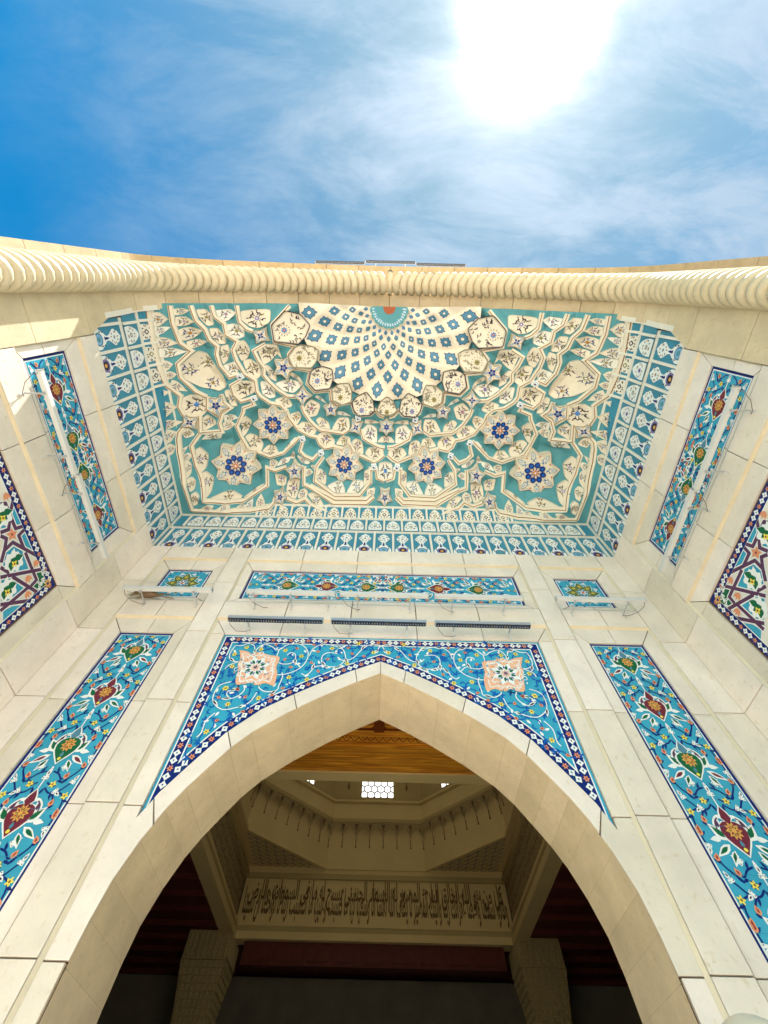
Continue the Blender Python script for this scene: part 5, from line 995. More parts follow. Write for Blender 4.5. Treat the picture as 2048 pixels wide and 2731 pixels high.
def rnd_poly(poly, r=.25):
    """round the corners of a traced outline"""
    o_ = []; n = len(poly)
    for i in range(n):
        p0 = Vector(poly[i-1]); p = Vector(poly[i]); p2 = Vector(poly[(i+1) % n])
        a = p.lerp(p0, r); b = p.lerp(p2, r)
        for t in (0, .5, 1): o_.append(tuple(a.lerp(p, t).lerp(p.lerp(b, t), t)))
    return o_
def area(P_): return abs(sum(P_[i-1][0]*P_[i][1]-P_[i][0]*P_[i-1][1] for i in range(len(P_))))/2
def motif(pn, c, size, a, seed, pts):
    """small painted spray: a square or round flower in the middle, curling stems with leaves round it"""
    r = random.Random(seed); pal = r.choice([('ink', 'olive'), ('ink', 'blue_mid'), ('ink', 'olive'), ('navy', 'olive'), ('ink', 'lilac')])
    cx, cy = c
    if r.random() < .6:
        q = [(cx+size*.34*math.cos(a+i*math.pi/2), cy+size*.34*math.sin(a+i*math.pi/2)) for i in range(4)]
        pn.poly(q, pal[1], 1); pn.poly([(cx+(p[0]-cx)*.55, cy+(p[1]-cy)*.55) for p in q], 'orange_deep' if r.random() < .3 else 'cream_light', 2)
    else: pn.flower(cx, cy, size*.34, 8, pal[1], 'orange_deep' if r.random() < .4 else 'cream_light', 1)
    n = r.choice((6, 7, 8))
    for i in range(n):
        th = a+2*math.pi*(i+.3)/n; sg = 1 if i % 2 else -1
        p0 = (cx+size*.36*math.cos(th), cy+size*.36*math.sin(th)); p1 = (cx+size*.60*math.cos(th+sg*.18), cy+size*.60*math.sin(th+sg*.18)); p2 = (cx+size*.80*math.cos(th-sg*.12), cy+size*.80*math.sin(th-sg*.12))
        pn.stroke(spline([p0, p1, p2], 3), size*.085, pal[0], 1)
        for w_ in (.9, -.9, 0): pn.leaf(*(p1 if w_ else p2), th+w_*1.3, size*.26, size*.13, pal[0] if r.random() < .85 else 'olive', 1)
def inpoly(p, P_):
    c = False
    for i in range(len(P_)):
        a, b = P_[i-1], P_[i]
        if (a[1] > p[1]) != (b[1] > p[1]) and p[0] < (b[0]-a[0])*(p[1]-a[1])/(b[1]-a[1])+a[0]: c = not c
    return c
pets = []
for pl, kind, c in VD['petals']:
    for s in (-1, 1): pets.append(([(s*-p[0], p[1]) for p in pl] if s > 0 else [tuple(p) for p in pl], kind, (c[0] if s < 0 else -c[0], c[1])))
for h in VD['cen']:
    h = [list(p) for p in h]; h[-1][0] = 0; full = [tuple(p) for p in h]+[(-p[0], p[1]) for p in h[::-1][1:]]
    pets.append((full, 'o', (0, sum(p[1] for p in full)/len(full))))
pets.sort(key=lambda t: -area(t[0])*(1 if True else 1))
rest = MB()
for i, (pl, kind, c) in enumerate(pets):
    mb_ = MB() if i < 100 else rest
    gx_ = sum(p[0] for p in pl)/len(pl); gy_ = sum(p[1] for p in pl)/len(pl); gr = 1.10 if area(pl) < .12 else 1.03
    pl = [(gx_+(p[0]-gx_)*gr, gy_+(p[1]-gy_)*gr) for p in pl]
    P_ = dens(rnd_poly(pl, .22) if kind == 'o' else pl, .06)
    seed = int(abs(c[0])*1000)+int(c[1]*77)
    cm = 'cream' if seed % 5 else 'cream_light'
    drape(mb_, P_, Z, .022, cm)
    A_ = area(pl); cx = sum(p[0] for p in P_)/len(P_); cy = sum(p[1] for p in P_)/len(P_)
    sz = math.sqrt(A_)*.42; a = math.atan2(cx-c[0], cy-c[1]) if kind == 'p' else seed*.7
    pn = VP(mb_, Z, .029); big = A_ > .17
    cc = (c[0]*.6+cx*.4, c[1]*.6+cy*.4) if kind == 'p' else (cx, cy)
    if kind == 'p': sz = min(sz, min(math.hypot(cc[0]-p[0], cc[1]-p[1]) for p in P_)*1.05)
    if big:
        for k in range(3):
            t = P_[int(len(P_)*(k+.5)/3)]; q = (cx+(t[0]-cx)*.62, cy+(t[1]-cy)*.62); motif(pn, q, .10, k, seed+k, P_)
    elif sz > .018: motif(pn, cc, min(sz, .16), a, seed, P_)
    # thin outline
    if A_ > .02: pn.stroke([(cx+(p[0]-cx)*.99, cy+(p[1]-cy)*.99) for p in P_], .003, 'grey_line', 0, closed=True)
    if i < 100: o = mb_.build('petal_tile', vault, recalc=False)
o = rest.build('small_petals', vault, recalc=False); o['kind'] = 'stuff'
# niche shells round the crown
def shell_zf(poly):
    cx = sum(p[0] for p in poly)/len(poly); cy = sum(p[1] for p in poly)/len(poly); rm = max(math.hypot(p[0]-cx, p[1]-cy) for p in poly)
    def f(x, y):
        d = math.hypot(x-cx, y-cy)/rm; return SZ(x, y)-.095+.065*max(0, 1-d*d)
    return f, cx, cy, rm
shs = []
for i, h in enumerate(VD['shells']):
    shs.append(([tuple(p) for p in h], i)); shs.append(([(-p[0], p[1]) for p in h[::-1]], i))
h = [tuple(p) for p in VD['cshell']]; h[-1] = (0, h[-1][1]); low = 1.93
shs.append((h+[(-p[0], p[1]) for p in h[::-1][1:]]+[(.11, 2.045), (0, 2.07), (-.11, 2.045)], 5))
for P0, i in shs:
    mb_ = MB(); f, cx, cy, rm = shell_zf(P0); P_ = dens(rnd_poly(P0, .14), .05)
    drape(mb_, P_, f, .02, 'cream', thick=.08, rings=(1, .85, .65, .4, .2)); pn = VP(mb_, f, .026)
    pn.stroke(P_, .014, 'ink' if i % 2 == 0 else 'grey_line', 1, closed=True)
    pn.stroke([(cx+(p[0]-cx)*.93, cy+(p[1]-cy)*.93) for p in P_], .004, 'grey_line', 1, closed=True)
    r = random.Random(i*3+1); rad = math.atan2(cx, cy-.3); od = Vector((math.sin(rad), math.cos(rad)))
    b = Vector((cx, cy))+od*rm*.38; lc = 'ink' if i % 2 == 0 else 'grey_line'
    pn.flower(b.x, b.y, .055, 8, 'blue_mid' if i % 2 == 0 else 'olive', 'orange_deep' if i % 2 == 0 else 'brown_line', 3)
    for k in range(12): a = k*math.pi/6; pn.leaf(b.x+.07*math.cos(a), b.y+.07*math.sin(a), a, .03, .012, lc, 2)
    for k in range(46):
        a = r.uniform(0, 2*math.pi); d = rm*r.uniform(.2, .8); x = cx+math.cos(a)*d; y = cy+math.sin(a)*d
        if inpoly((x, y), [(cx+(p[0]-cx)*.85, cy+(p[1]-cy)*.85) for p in P_]) and math.hypot(x-b.x, y-b.y) > .11:
            aa = math.atan2(cy-y, cx-x)+1.5+r.uniform(-.5, .5)
            pn.stroke(spline([(x, y), (x+.03*math.cos(aa), y+.03*math.sin(aa)), (x+.055*math.cos(aa+.7), y+.055*math.sin(aa+.7))], 3), .014, lc, 2, taper=1)
    mb_.build('niche_shell', vault, recalc=False)
# raised ribs
def rib_mesh(mb_, pts):
    P_ = []
    for a, b in zip(pts, pts[1:]):
        a = Vector(a); b = Vector(b); k = max(1, int((b-a).length/.06)); P_ += [a.lerp(b, t/k) for t in range(k)]
    P_.append(Vector(pts[-1])); cs = [(-.034, .02), (-.032, -.026), (-.020, -.038), (-.009, -.040), (.009, -.040), (.020, -.038), (.032, -.026), (.034, .02)]
    n = len(P_); vs = []; bl = []
    for i, p in enumerate(P_):
        t0 = (P_[i]-P_[i-1]).normalized() if i else (P_[1]-P_[0]).normalized(); t1 = (P_[i+1]-P_[i]).normalized() if i < n-1 else t0
        nn = Vector((-t0.y-t1.y, t0.x+t1.x)); k = nn.length; nn = nn/k if k > 1e-6 else Vector((-t0.y, t0.x)); f = min(1.6, 1/max(.5, nn.dot(Vector((-t0.y, t0.x)))))
        z = SZ(p.x, p.y)
        for a, h in cs: q = p+nn*a*f; vs.append((q.x, q.y, (SZ(q.x, q.y)+z)/2+h))
        for a in (-.006, .006): q = p+nn*(a+.008)*f; bl.append((q.x, q.y, (SZ(q.x, q.y)+z)/2-.0425))
    m = len(cs); fs = [(i*m+j, i*m+j+1, (i+1)*m+j+1, (i+1)*m+j) for i in range(n-1) for j in range(m-1)]
    fs += [tuple(range(m)), tuple((n-1)*m+j for j in range(m))]
    mb_.add(vs, fs, 'cream'); mb_.add(bl, [(2*i, 2*i+1, 2*i+3, 2*i+2) for i in range(n-1)], 'brown_line')
for r in RIBS:
    mb_ = MB(); rib_mesh(mb_, r); mb_.build('rib', vault, recalc=False)
# stars
def star(c, tip, n, kind, s=1):
    cx, cy = c; R0 = math.hypot(tip[0]-cx, tip[1]-cy); a0 = math.atan2(tip[1]-cy, tip[0]-cx)
    if s > 0: pass
    z0 = SZ(cx, cy); e_ = .05; gxx = (SZ(cx+e_, cy)-SZ(cx-e_, cy))/(2*e_); gyy = (SZ(cx, cy+e_)-SZ(cx, cy-e_))/(2*e_)
    pl = lambda x, y: z0+((x-cx)*gxx+(y-cy)*gyy)*(.5 if kind == 'M' else .9)
    inner = {8: .74, 6: .64, 5: .60, 4: .56}[n]; off = .045 if kind == 's' else .02
    def st(sc): return [(cx+R0*sc*(1 if i % 2 == 0 else inner)*math.cos(a0+math.pi*i/n), cy+R0*sc*(1 if i % 2 == 0 else inner)*math.sin(a0+math.pi*i/n)) for i in range(2*n)]
    mb_ = MB(); drape(mb_, st(1), pl, off, 'cream', thick=.14, rings=(1, .5)); pn = VP(mb_, pl, off+.004)
    pn.stroke(st(.985), .007, 'brown_line', 0, closed=True); pn.stroke(st(.9), .006, 'grey_line', 0, closed=True)
    def L_(r, a): return (cx+R0*r*math.cos(a), cy+R0*r*math.sin(a))
    if kind == 'M':
        for i in range(8):
            a = a0+i*math.pi/4; b = a+math.pi/8
            for sg in (-1, 1):
                pn.stroke(spline([L_(.50, a), L_(.62, a+sg*.13), L_(.74, a+sg*.10), L_(.86, a)], 5), R0*.02, 'steel_blue', 2)
                pn.stroke([L_(.40, b), L_(.50, a if sg < 0 else a+math.pi/4)], R0*.012, 'steel_blue', 1)
                pass
                pn.leaf(*L_(.55, a+sg*.10), a+sg*1.2, R0*.08, R0*.04, 'steel_blue', 2)
            pn.leaf(*L_(.62, a), a, R0*.15, R0*.06, 'blue_pale', 2); pn.leaf(*L_(.44, a), a, R0*.11, R0*.07, 'blue_mid', 3)
            pn.leaf(*L_(.62, b), b, R0*.09, R0*.07, 'orange_deep', 2)
            pn.fan(L_(.30, b), [(L_(.31, b)[0]+R0*.118*math.cos(b+w)*(1.1 if j == 0 else 1)+0, L_(.31, b)[1]+R0*.118*math.sin(b+w)*(1.1 if j == 0 else 1)) for j, w in enumerate([v*math.pi/6 for v in range(12)])], 'navy', 4)
            pn.leaf(*L_(.33, b), b, R0*.13, R0*.11, 'navy', 5); pn.disc(*L_(.315, b), R0*.062, 'cobalt', 6)
            pn.leaf(*L_(.10, b), b, R0*.12, R0*.05, 'navy', 4); pass
        pn.flower(cx, cy, R0*.14, 8, 'orange_deep', 'white', 7)
    else:
        for i in range(n):
            a = a0+2*math.pi*i/n; b = a+math.pi/n
            for sg in (-1, 1): pn.stroke(spline([L_(.32, a), L_(.5, a+sg*.2), L_(.78, a)], 4), R0*.04, 'steel_blue', 1)
            pn.leaf(*L_(.4, a), a, R0*.25, R0*.09, 'blue_pale', 2); pn.disc(*L_(.20, a), R0*.115, 'navy', 3, 8); pn.disc(*L_(.20, a), R0*.05, 'cobalt', 4, 6)
            pn.leaf(*L_(.34, b), b, R0*.10, R0*.08, 'orange_deep', 2)
        pn.disc(cx, cy, R0*.07, 'blue_mid', 5, 6)
    return mb_.build('star_plaque', vault, recalc=False)
for c, tip, n, kind in VD['stars']:
    star(c, tip, n, kind); star((-c[0], c[1]), (-tip[0], tip[1]), n, kind)
for c, tip, n, kind in VD['cstars']: star(c, tip, n, kind)
for c in VD['squares']:
    for s in (-1, 1):
        mb_ = MB(); x, y = s*c[0], c[1]; q = [(x+.062*math.cos(a+.5*s), y+.062*math.sin(a+.5*s)) for a in [math.pi/2*i for i in range(4)]]
        drape(mb_, dens(q, .05), SZ, .062, 'white', thick=.06); pn = VP(mb_, SZ, .067)
        pn.stroke([(x+(p[0]-x)*.6, y+(p[1]-y)*.6) for p in q], .008, 'blue_mid', 0, closed=True); pn.leaf(x-.02, y, .5, .04, .03, 'ink', 1)
        mb_.build('small_tile', vault, recalc=False)

# tile friezes under the vault
def frieze(fr, u0, u1, cells, row, skip=lambda u: False, shift=0.0):
    """cells: list of (centre, width)"""
    mb_ = MB(); (z0, z1, d0, d1) = {1: (5.5, 6.12, .0, .0), 2: (6.12, 6.5, .035, .035), 3: (6.5, 6.8, .035, .125)}[row]
    def f(u, v, d): t = (v-z0)/(z1-z0); return fr(u, v, d0+(d1-d0)*t+d)
    def q(pts, m): mb_.add([f(*p) for p in pts], [(0, 1, 2, 3)], m)
    q([(u0, z0, 0), (u1, z0, 0), (u1, z1, 0), (u0, z1, 0)], 'teal_tile')
    def bar(a, b, c, d, h=.022, m='cream_light'):
        vs = [f(a, b, 0), f(c, b, 0), f(c, d, 0), f(a, d, 0), f(a, b, h), f(c, b, h), f(c, d, h), f(a, d, h)]
        mb_.add(vs, [(4, 5, 6, 7), (0, 1, 5, 4), (1, 2, 6, 5), (2, 3, 7, 6), (3, 0, 4, 7)], m)
    bar(u0, z1-.028, u1, z1+.004, .026 if row < 3 else .02)
    if row == 1: bar(u0, z0, u1, z0+.012, .02)
    edges = sorted(set([round(c-w/2, 4) for c, w in cells]+[round(c+w/2, 4) for c, w in cells]))
    for e_ in edges:
        if u0+.01 < e_ < u1-.01 and not skip(e_): bar(e_-.017, z0+(.012 if row == 1 else 0), e_+.017, z1-.028)
    pn = Panel(mb_, f, .004)
    for k, (c, w) in enumerate(cells):
        if c-w*.45 < u0 or c+w*.45 > u1 or skip(c): continue
        H = z1-z0-.03; W_ = w-.034; v = z0+.012; r = random.Random(k*7+row)
        kk = round(abs(c)/w)
        if row == 1:
            half = [(.30, .0), (.44, .06), (.43, .17), (.33, .24), (.27, .30), (.13, .37), (.10, .43), (.14, .50), (.28, .60), (.36, .66), (.35, .72), (.27, .76), (.24, .83), (.12, .87), (.0, .93)]
            P_ = [(c+a*W_, v+b*H) for a, b in half]+[(c-a*W_, v+b*H) for a, b in half[::-1][1:]]
            pn.poly(P_, 'white', 0)
            if kk % 2: pn.disc(c, v+H*.13, W_*.30, 'lilac', 1, 12); pn.disc(c, v+H*.13, W_*.2, 'ink', 2, 10); pn.disc(c, v+H*.12, W_*.1, 'gold', 3, 6)
            else:
                for q_ in (.30, .22, .13): pn.disc(c, v+H*.12, W_*q_, ('steel_blue', 'blue_pale', 'teal')[(.30, .22, .13).index(q_)], 1+int((.3-q_)*12), 12)
            pn.leaf(c, v+H*.30, math.pi/2, H*.2, W_*.12, 'navy', 2); pn.leaf(c-W_*.1, v+H*.33, 0, W_*.2, W_*.1, 'navy', 2)
            for s in (-1, 1): pn.leaf(c+s*W_*.33, v+H*.16, 1.6+s*.3, .05, .018, 'ink', 1); pn.leaf(c+s*W_*.25, v+H*.26, 1.6-s*.5, .04, .018, 'ink', 1)
            pn.flower(c, v+H*.68, W_*.10, 5, 'grey_line' if kk % 2 else 'steel_blue', 'orange_deep', 2)
            for i in range(9):
                a = i*.698+.3; pn.leaf(c+W_*.2*math.cos(a), v+H*.68+W_*.2*math.sin(a), a+r.uniform(-1, 1), .036, .017, 'ink' if i % 3 else 'brown_line', 2)
        else:
            hw = .40 if row == 2 else .37
            P_ = [(c+a*W_, v+b*H) for a, b in ((-hw, .0), (-hw-.02, .25), (-hw*.93, .5), (-hw*.6, .74), (-hw*.28, .86), (0, .92), (hw*.28, .86), (hw*.6, .74), (hw*.93, .5), (hw+.02, .25), (hw, .0))]
            pn.poly(P_, 'white' if row == 2 else 'cream_light', 0); cy = v+H*.36
            if row == 2: pn.flower(c, cy, W_*.15, 8, 'lilac' if kk % 2 else 'grey_line', 'white' if kk % 2 == 0 else 'navy', 2)
            else:
                pn.poly([(c+W_*.15*math.cos(a), cy+W_*.17*math.sin(a)) for a in (0, 1.57, 3.14, 4.71)], 'olive' if kk % 2 else 'ink', 2); pn.poly([(c+W_*.08*math.cos(a), cy+W_*.09*math.sin(a)) for a in (0, 1.57, 3.14, 4.71)], 'cream_light', 3)
            for i in range(11):
                a = i*.571; pn.leaf(c+W_*.25*math.cos(a), cy+W_*.24*math.sin(a)*(1 if math.sin(a) > 0 else .8), a+r.uniform(-1, 1), .04, .018, ('ink', 'ink', 'brown_line')[i % 3] if kk % 2 == 0 or row == 3 else ('lilac', 'grey_line')[i % 2], 2)
    return mb_.build('tile_frieze', vault, recalc=False)
P1 = .303
ba = lambda u, v, d: (u, 3.612-d, v)
frieze(ba, -3.57, 3.57, [(k*P1, P1) for k in range(-11, 12)], 1)
frieze(ba, -3.54, 3.54, [((k+.5)*P1, P1) for k in range(-11, 11)], 2)
frieze(ba, -3.5, 3.5, [(k*.298, .298) for k in range(-11, 12)], 3)
for s in (-1, 1):
    sd2 = lambda u, v, d, s=s: (s*(3.572-d), u, v)
    frieze(sd2, .42, 3.61, [(3.43-.31*k, .31) for k in range(0, 10)], 1)
    frieze(sd2, .37, 3.58, [(3.41-.307*k, .307) for k in range(0, 10)], 2)
    frieze(sd2, .34, 3.55, [(3.38-.305*k, .305) for k in range(0, 10)], 3, skip=lambda u: 1.42 < u < 2.32)
    mb_ = MB()   # pale stop at the front end of the friezes
    pts = [(5.46, .425, 3.545), (6.12, .395, 3.525), (6.5, .368, 3.50), (6.86, .352, 3.36)]
    vs = []
    for z, y, x in pts: vs += [(s*x, y-.065, z), (s*x, y, z), (s*(x+.08), y-.065, z+.02), (s*(x+.08), y, z+.02)]
    fs = []
    for i in range(3):
        k = 4*i; fs += [(k, k+1, k+5, k+4), (k, k+4, k+6, k+2), (k+1, k+3, k+7, k+5), (k+2, k+6, k+7, k+3)]
    fs += [(0, 2, 3, 1), (12, 13, 15, 14)]
    mb_.add(vs, fs, 'cream_light')
    mb_.build('end_stop', vault)

# ---------------------------------------------------------- hall behind the doorway
HZ = 4.0; HX = 3.2; Y1, Y2 = 6.9, 13.0
ceil = thing('wooden_ceiling', 'warm orange carved wooden ceiling just inside the doorway', 'ceiling', (0, 5.5, HZ))
mb_ = MB()
def wb(x0, y0, z0, x1, y1, z1, m='warm_wood'): mb_.box((x0, y0, z0), (x1, y1, z1), m)
yy = 5.98
wb(-6.4, 4.36, 4.10, 6.4, 5.86, 4.16); wb(-.075, 4.6, 4.02, .075, 5.78, 4.10, 'wood_line')
for s in (-1, 1):
    for c in range(3): x_ = s*(.52+c*.95); wb(x_-.42, 5.70, 4.075, x_+.42, 5.76, 4.10); wb(x_-.42, 5.50, 4.075, x_+.42, 5.54, 4.10)
wb(-6.4, 5.762, 4.05, 6.4, 5.778, 4.12, 'wood_line'); wb(-6.4, 5.78, 4.04, 6.4, 5.84, 4.14)
wb(-6.4, 5.845, 4.02, 6.4, 6.02, 4.10); wb(-6.4, 6.025, 3.965, 6.4, 6.06, 4.10); wb(-6.4, 6.064, 3.975, 6.4, 6.10, 4.10)
for i, (a, b) in enumerate(((6.105, 6.30), (6.303, 6.42), (6.423, 6.55), (6.553, 6.68))): wb(-6.4, a+.003, 3.985-.006*(i % 2), 6.4, b-.003, 4.10)
mb_.build('planks', ceil)
mb_ = MB(); pn = Panel(mb_, lambda u, v, d: (u, v, 4.02-d), .002)
for k in range(-24, 25): pn.stroke(spline([(k*.12-.06, 5.88), (k*.12-.03, 5.95), (k*.12, 5.98), (k*.12+.03, 5.95), (k*.12+.06, 5.88)], 3), .014, 'wood_line', 0); pn.disc(k*.12, 5.90, .014, 'wood_line', 0, 6)
pn.stroke([(-3, 6.005), (3, 6.005)], .008, 'wood_line', 0)
pn = Panel(mb_, lambda u, v, d: (u, v, 4.10-d), .002)
for s in (-1, 1):
    for c in range(3):
        cx = s*(.52+c*.95)
        q = [(cx+.36*math.cos(a)*(1+.08*math.cos(6*a)), 5.64+.085*math.sin(a)*(1+.2*math.cos(6*a))) for a in [i*math.pi/20 for i in range(40)]]
        pn.stroke(q, .012, 'wood_line', 0, closed=True)
        for k in range(9): pn.stroke(spline([(cx-.26+k*.065, 5.62), (cx-.23+k*.065, 5.67), (cx-.20+k*.065, 5.63)], 3), .012, 'wood_line', 0)
mb_.build('carving', ceil, recalc=False)
mb_ = MB()
mb_.box((-6.4, 6.683, 3.955), (6.4, Y1, 4.5), 'plaster')
o = mb_.build('ceiling_beam', None); tag(o, 'straight cream beam behind the orange wooden ceiling', 'beam')

hall = thing('hall_interior', 'dim plastered prayer hall with an eight sided drum seen through the doorway', 'hall', (0, 10, GZ))
mb_ = MB()
# outer walls, floor, aisle ceilings
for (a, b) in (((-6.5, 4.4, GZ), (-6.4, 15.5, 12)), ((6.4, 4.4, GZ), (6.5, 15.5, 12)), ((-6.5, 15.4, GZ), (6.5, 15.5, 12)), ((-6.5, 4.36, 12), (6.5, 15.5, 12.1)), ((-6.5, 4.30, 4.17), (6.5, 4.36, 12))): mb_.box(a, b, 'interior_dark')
mb_.build('outer_wall', hall)
mb_ = MB()
for s in (-1, 1): mb_.box((min(s*3.35, s*6.4), Y1, 3.99), (max(s*3.35, s*6.4), 15.4, 4.1), 'dark_wood')
mb_.box((-3.35, Y2+.3, 3.99), (3.35, 15.4, 4.1), 'dark_wood')
for s in (-1, 1):
    for k in range(12): mb_.box((min(s*3.4, s*6.4), Y1+.4+k*.7, 3.9), (max(s*3.4, s*6.4), Y1+.5+k*.7, 3.99), 'dark_wood')
mb_.box((-2.9, Y2+.02, 3.55), (2.9, Y2+.28, 3.93), 'dark_wood')
for k in range(9): mb_.box((-2.7+k*.62, Y2-.01, 3.62), (-2.25+k*.62, Y2+.02, 3.86), 'dark_wood')
mb_.build('aisle_ceiling', hall)
mb_ = MB()
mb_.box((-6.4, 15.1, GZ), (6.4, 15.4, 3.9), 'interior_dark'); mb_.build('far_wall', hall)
# frieze walls round the central bay
mb_ = MB()
def bay(s0, y, z0, z1, m, depth=0):  # back face
    mb_.box((-HX, y-depth, z0), (HX, y+.25, z1), m)
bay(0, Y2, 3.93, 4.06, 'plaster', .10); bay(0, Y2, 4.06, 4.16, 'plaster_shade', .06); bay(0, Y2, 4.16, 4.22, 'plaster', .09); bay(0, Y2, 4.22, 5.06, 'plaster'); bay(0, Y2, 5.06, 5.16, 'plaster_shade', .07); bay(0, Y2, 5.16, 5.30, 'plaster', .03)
for s in (-1, 1):
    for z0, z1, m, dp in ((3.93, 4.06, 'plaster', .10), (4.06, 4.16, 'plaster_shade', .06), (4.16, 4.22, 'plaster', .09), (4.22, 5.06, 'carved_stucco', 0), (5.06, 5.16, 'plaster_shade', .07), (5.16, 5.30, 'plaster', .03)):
        a, b = s*(HX-dp), s*(HX+.2); mb_.box((min(a, b), Y1, z0), (max(a, b), Y2-.1, z1), m)
R_ = random.Random(9)      # carved scrollwork of the two side friezes
for s in (-1, 1):
    pn = Panel(mb_, lambda u, v, d, s=s: (s*(HX-d), u, v), .004)
    for k in range(34):
        y = Y1+.1+k*.176
        for z in (4.34, 4.54, 4.74, 4.94):
            a = R_.uniform(0, 6.28); r_ = .07
            pn.stroke([(y+(r_*(1-t*.13))*math.cos(a+t*.7), z+(r_*(1-t*.13))*math.sin(a+t*.7)) for t in range(8)], .022, 'ink_paint', 0)
            pn.leaf(y, z, a+2, .08, .04, 'ink_paint', 0)
mb_.build('frieze_wall', hall)
# flat corners of the bay ceiling with a net pattern, leaving an eight sided opening
YC = (Y1+Y2)/2; hs_ = 1.30; AP = 3.05
def octo(ap, sc=None):
    t = ap*math.tan(math.pi/8); q = [(t, ap), (ap, t), (ap, -t), (t, -ap), (-t, -ap), (-ap, -t), (-ap, t), (-t, ap)]
    return [(x, YC+y) for x, y in q]
mb_ = MB(); o8 = octo(AP); tt = AP*math.tan(math.pi/8)
for s in (-1, 1):
    mb_.box((min(s*(AP-.0), s*HX), YC-tt, 5.3), (max(s*AP, s*HX), YC+tt, 5.34), 'plaster')
for y0_, y1_2 in ((Y1-.1, YC-AP), (YC+AP, Y2+.02)): mb_.box((-HX, y0_, 5.3), (HX, y1_2, 5.34), 'plaster')
mb_.build('ceiling_border', hall)
mb_ = MB()
sqr = [(HX, YC+AP+.05), (HX, Y1), (-HX, Y1), (-HX, YC+AP+.05)]
for s in (-1, 1):
    for t in (-1, 1):
        mb_ = MB(); tt = AP*math.tan(math.pi/8); a = (s*tt, YC+t*AP); b = (s*AP, YC+t*tt)
        mb_.add([(a[0], a[1], 5.3), (s*HX, YC+t*(AP), 5.3), (s*HX, YC+t*tt, 5.3), (b[0], b[1], 5.3)], [(0, 1, 2, 3)], 'plaster')
        pn = Panel(mb_, lambda u, v, d: (u, v, 5.3-d), .003)
        for k in range(1, 9):
            f = k/9; A0 = Vector(a).lerp(Vector((s*AP, YC+t*AP)), f); B0 = Vector(b).lerp(Vector((s*AP, YC+t*AP)), f)
            pn.stroke([tuple(A0), tuple(B0)], .022, 'grey_line', 0)
            C0 = Vector(a).lerp(Vector(b), f); cr = Vector((s*AP, YC+t*AP)); pn.stroke([tuple(C0), (C0.x, YC+t*AP)], .018, 'grey_line', 0); pn.stroke([tuple(C0), (s*AP, C0.y)], .018, 'grey_line', 0)
        mb_.build('corner_ceiling', hall, recalc=False)
def ring8(mb_, ap0, z0, ap1, z1, m):
    a, b = octo(ap0), octo(ap1)
    mb_.add([(x, y, z0) for x, y in a]+[(x, y, z1) for x, y in b], [(i, (i+1) % 8, 8+(i+1) % 8, 8+i) for i in range(8)], m)
mb_ = MB()
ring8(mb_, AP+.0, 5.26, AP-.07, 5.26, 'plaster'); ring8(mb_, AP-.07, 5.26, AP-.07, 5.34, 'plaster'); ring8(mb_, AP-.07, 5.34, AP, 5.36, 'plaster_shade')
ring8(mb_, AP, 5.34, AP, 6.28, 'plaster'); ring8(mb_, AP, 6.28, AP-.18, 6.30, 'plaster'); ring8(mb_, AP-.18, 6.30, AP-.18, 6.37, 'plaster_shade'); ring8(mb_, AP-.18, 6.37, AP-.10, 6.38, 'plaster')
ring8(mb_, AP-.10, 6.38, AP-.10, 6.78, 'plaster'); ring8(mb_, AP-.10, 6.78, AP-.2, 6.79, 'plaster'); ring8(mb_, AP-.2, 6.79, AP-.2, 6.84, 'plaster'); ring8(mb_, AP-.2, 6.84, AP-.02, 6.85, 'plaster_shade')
ring8(mb_, AP-.02, 6.85, AP-.02, 8.3, 'plaster_shade'); ring8(mb_, AP-.02, 8.3, .1, 9.6, 'plaster_shade')
mb_.build('drum', hall, recalc=False)
# hanging arches of the cornice: pendants
mb_ = MB(); o8 = octo(AP)
for i in range(8):
    a = Vector(o8[i]); b = Vector(o8[(i+1) % 8]); t = (b-a).normalized(); nrm = Vector((-t.y, t.x))
    c = Vector((0, YC)); 
    if (c-a).dot(nrm) < 0: nrm = -nrm
    n = 7; L_ = (b-a).length
    for k in range(n):
        u0_ = k*L_/n; w = L_/n
        def fp(u, z, d): p = a+t*(u0_+u)+nrm*d; return (p.x, p.y, z)
        ap_ = [(0, 5.93), (.06*w, 6.03), (.2*w, 6.12), (.5*w, 6.22), (.8*w, 6.12), (.94*w, 6.03), (w, 5.93)]
        # the leaning spandrel between two small arches
        up = [(0, 6.29), (.05*w, 6.29), (.2*w, 6.29), (.5*w, 6.29), (.8*w, 6.29), (.95*w, 6.29), (w, 6.29)]
        vs = [fp(u, z, .05+(z-5.93)/.36*.10) for u, z in ap_]+[fp(u, z, .15) for u, z in up]
        mb_.add(vs, [(j, j+1, 7+j+1, 7+j) for j in range(6)], 'carved_stucco')
        mb_.tube([fp(0, 5.74, .035), fp(0, 5.765, .037), fp(0, 5.79, .038), fp(0, 5.95, .05)], [.004, .020, .008, .010], 'ink_paint', 6)
        mb_.add([fp(-.13*w, 6.24, .16), fp(.13*w, 6.24, .16), fp(0, 6.08, .12)], [(0, 1, 2)], 'ink_paint')
mb_.build('hanging_cornice', hall, recalc=False)
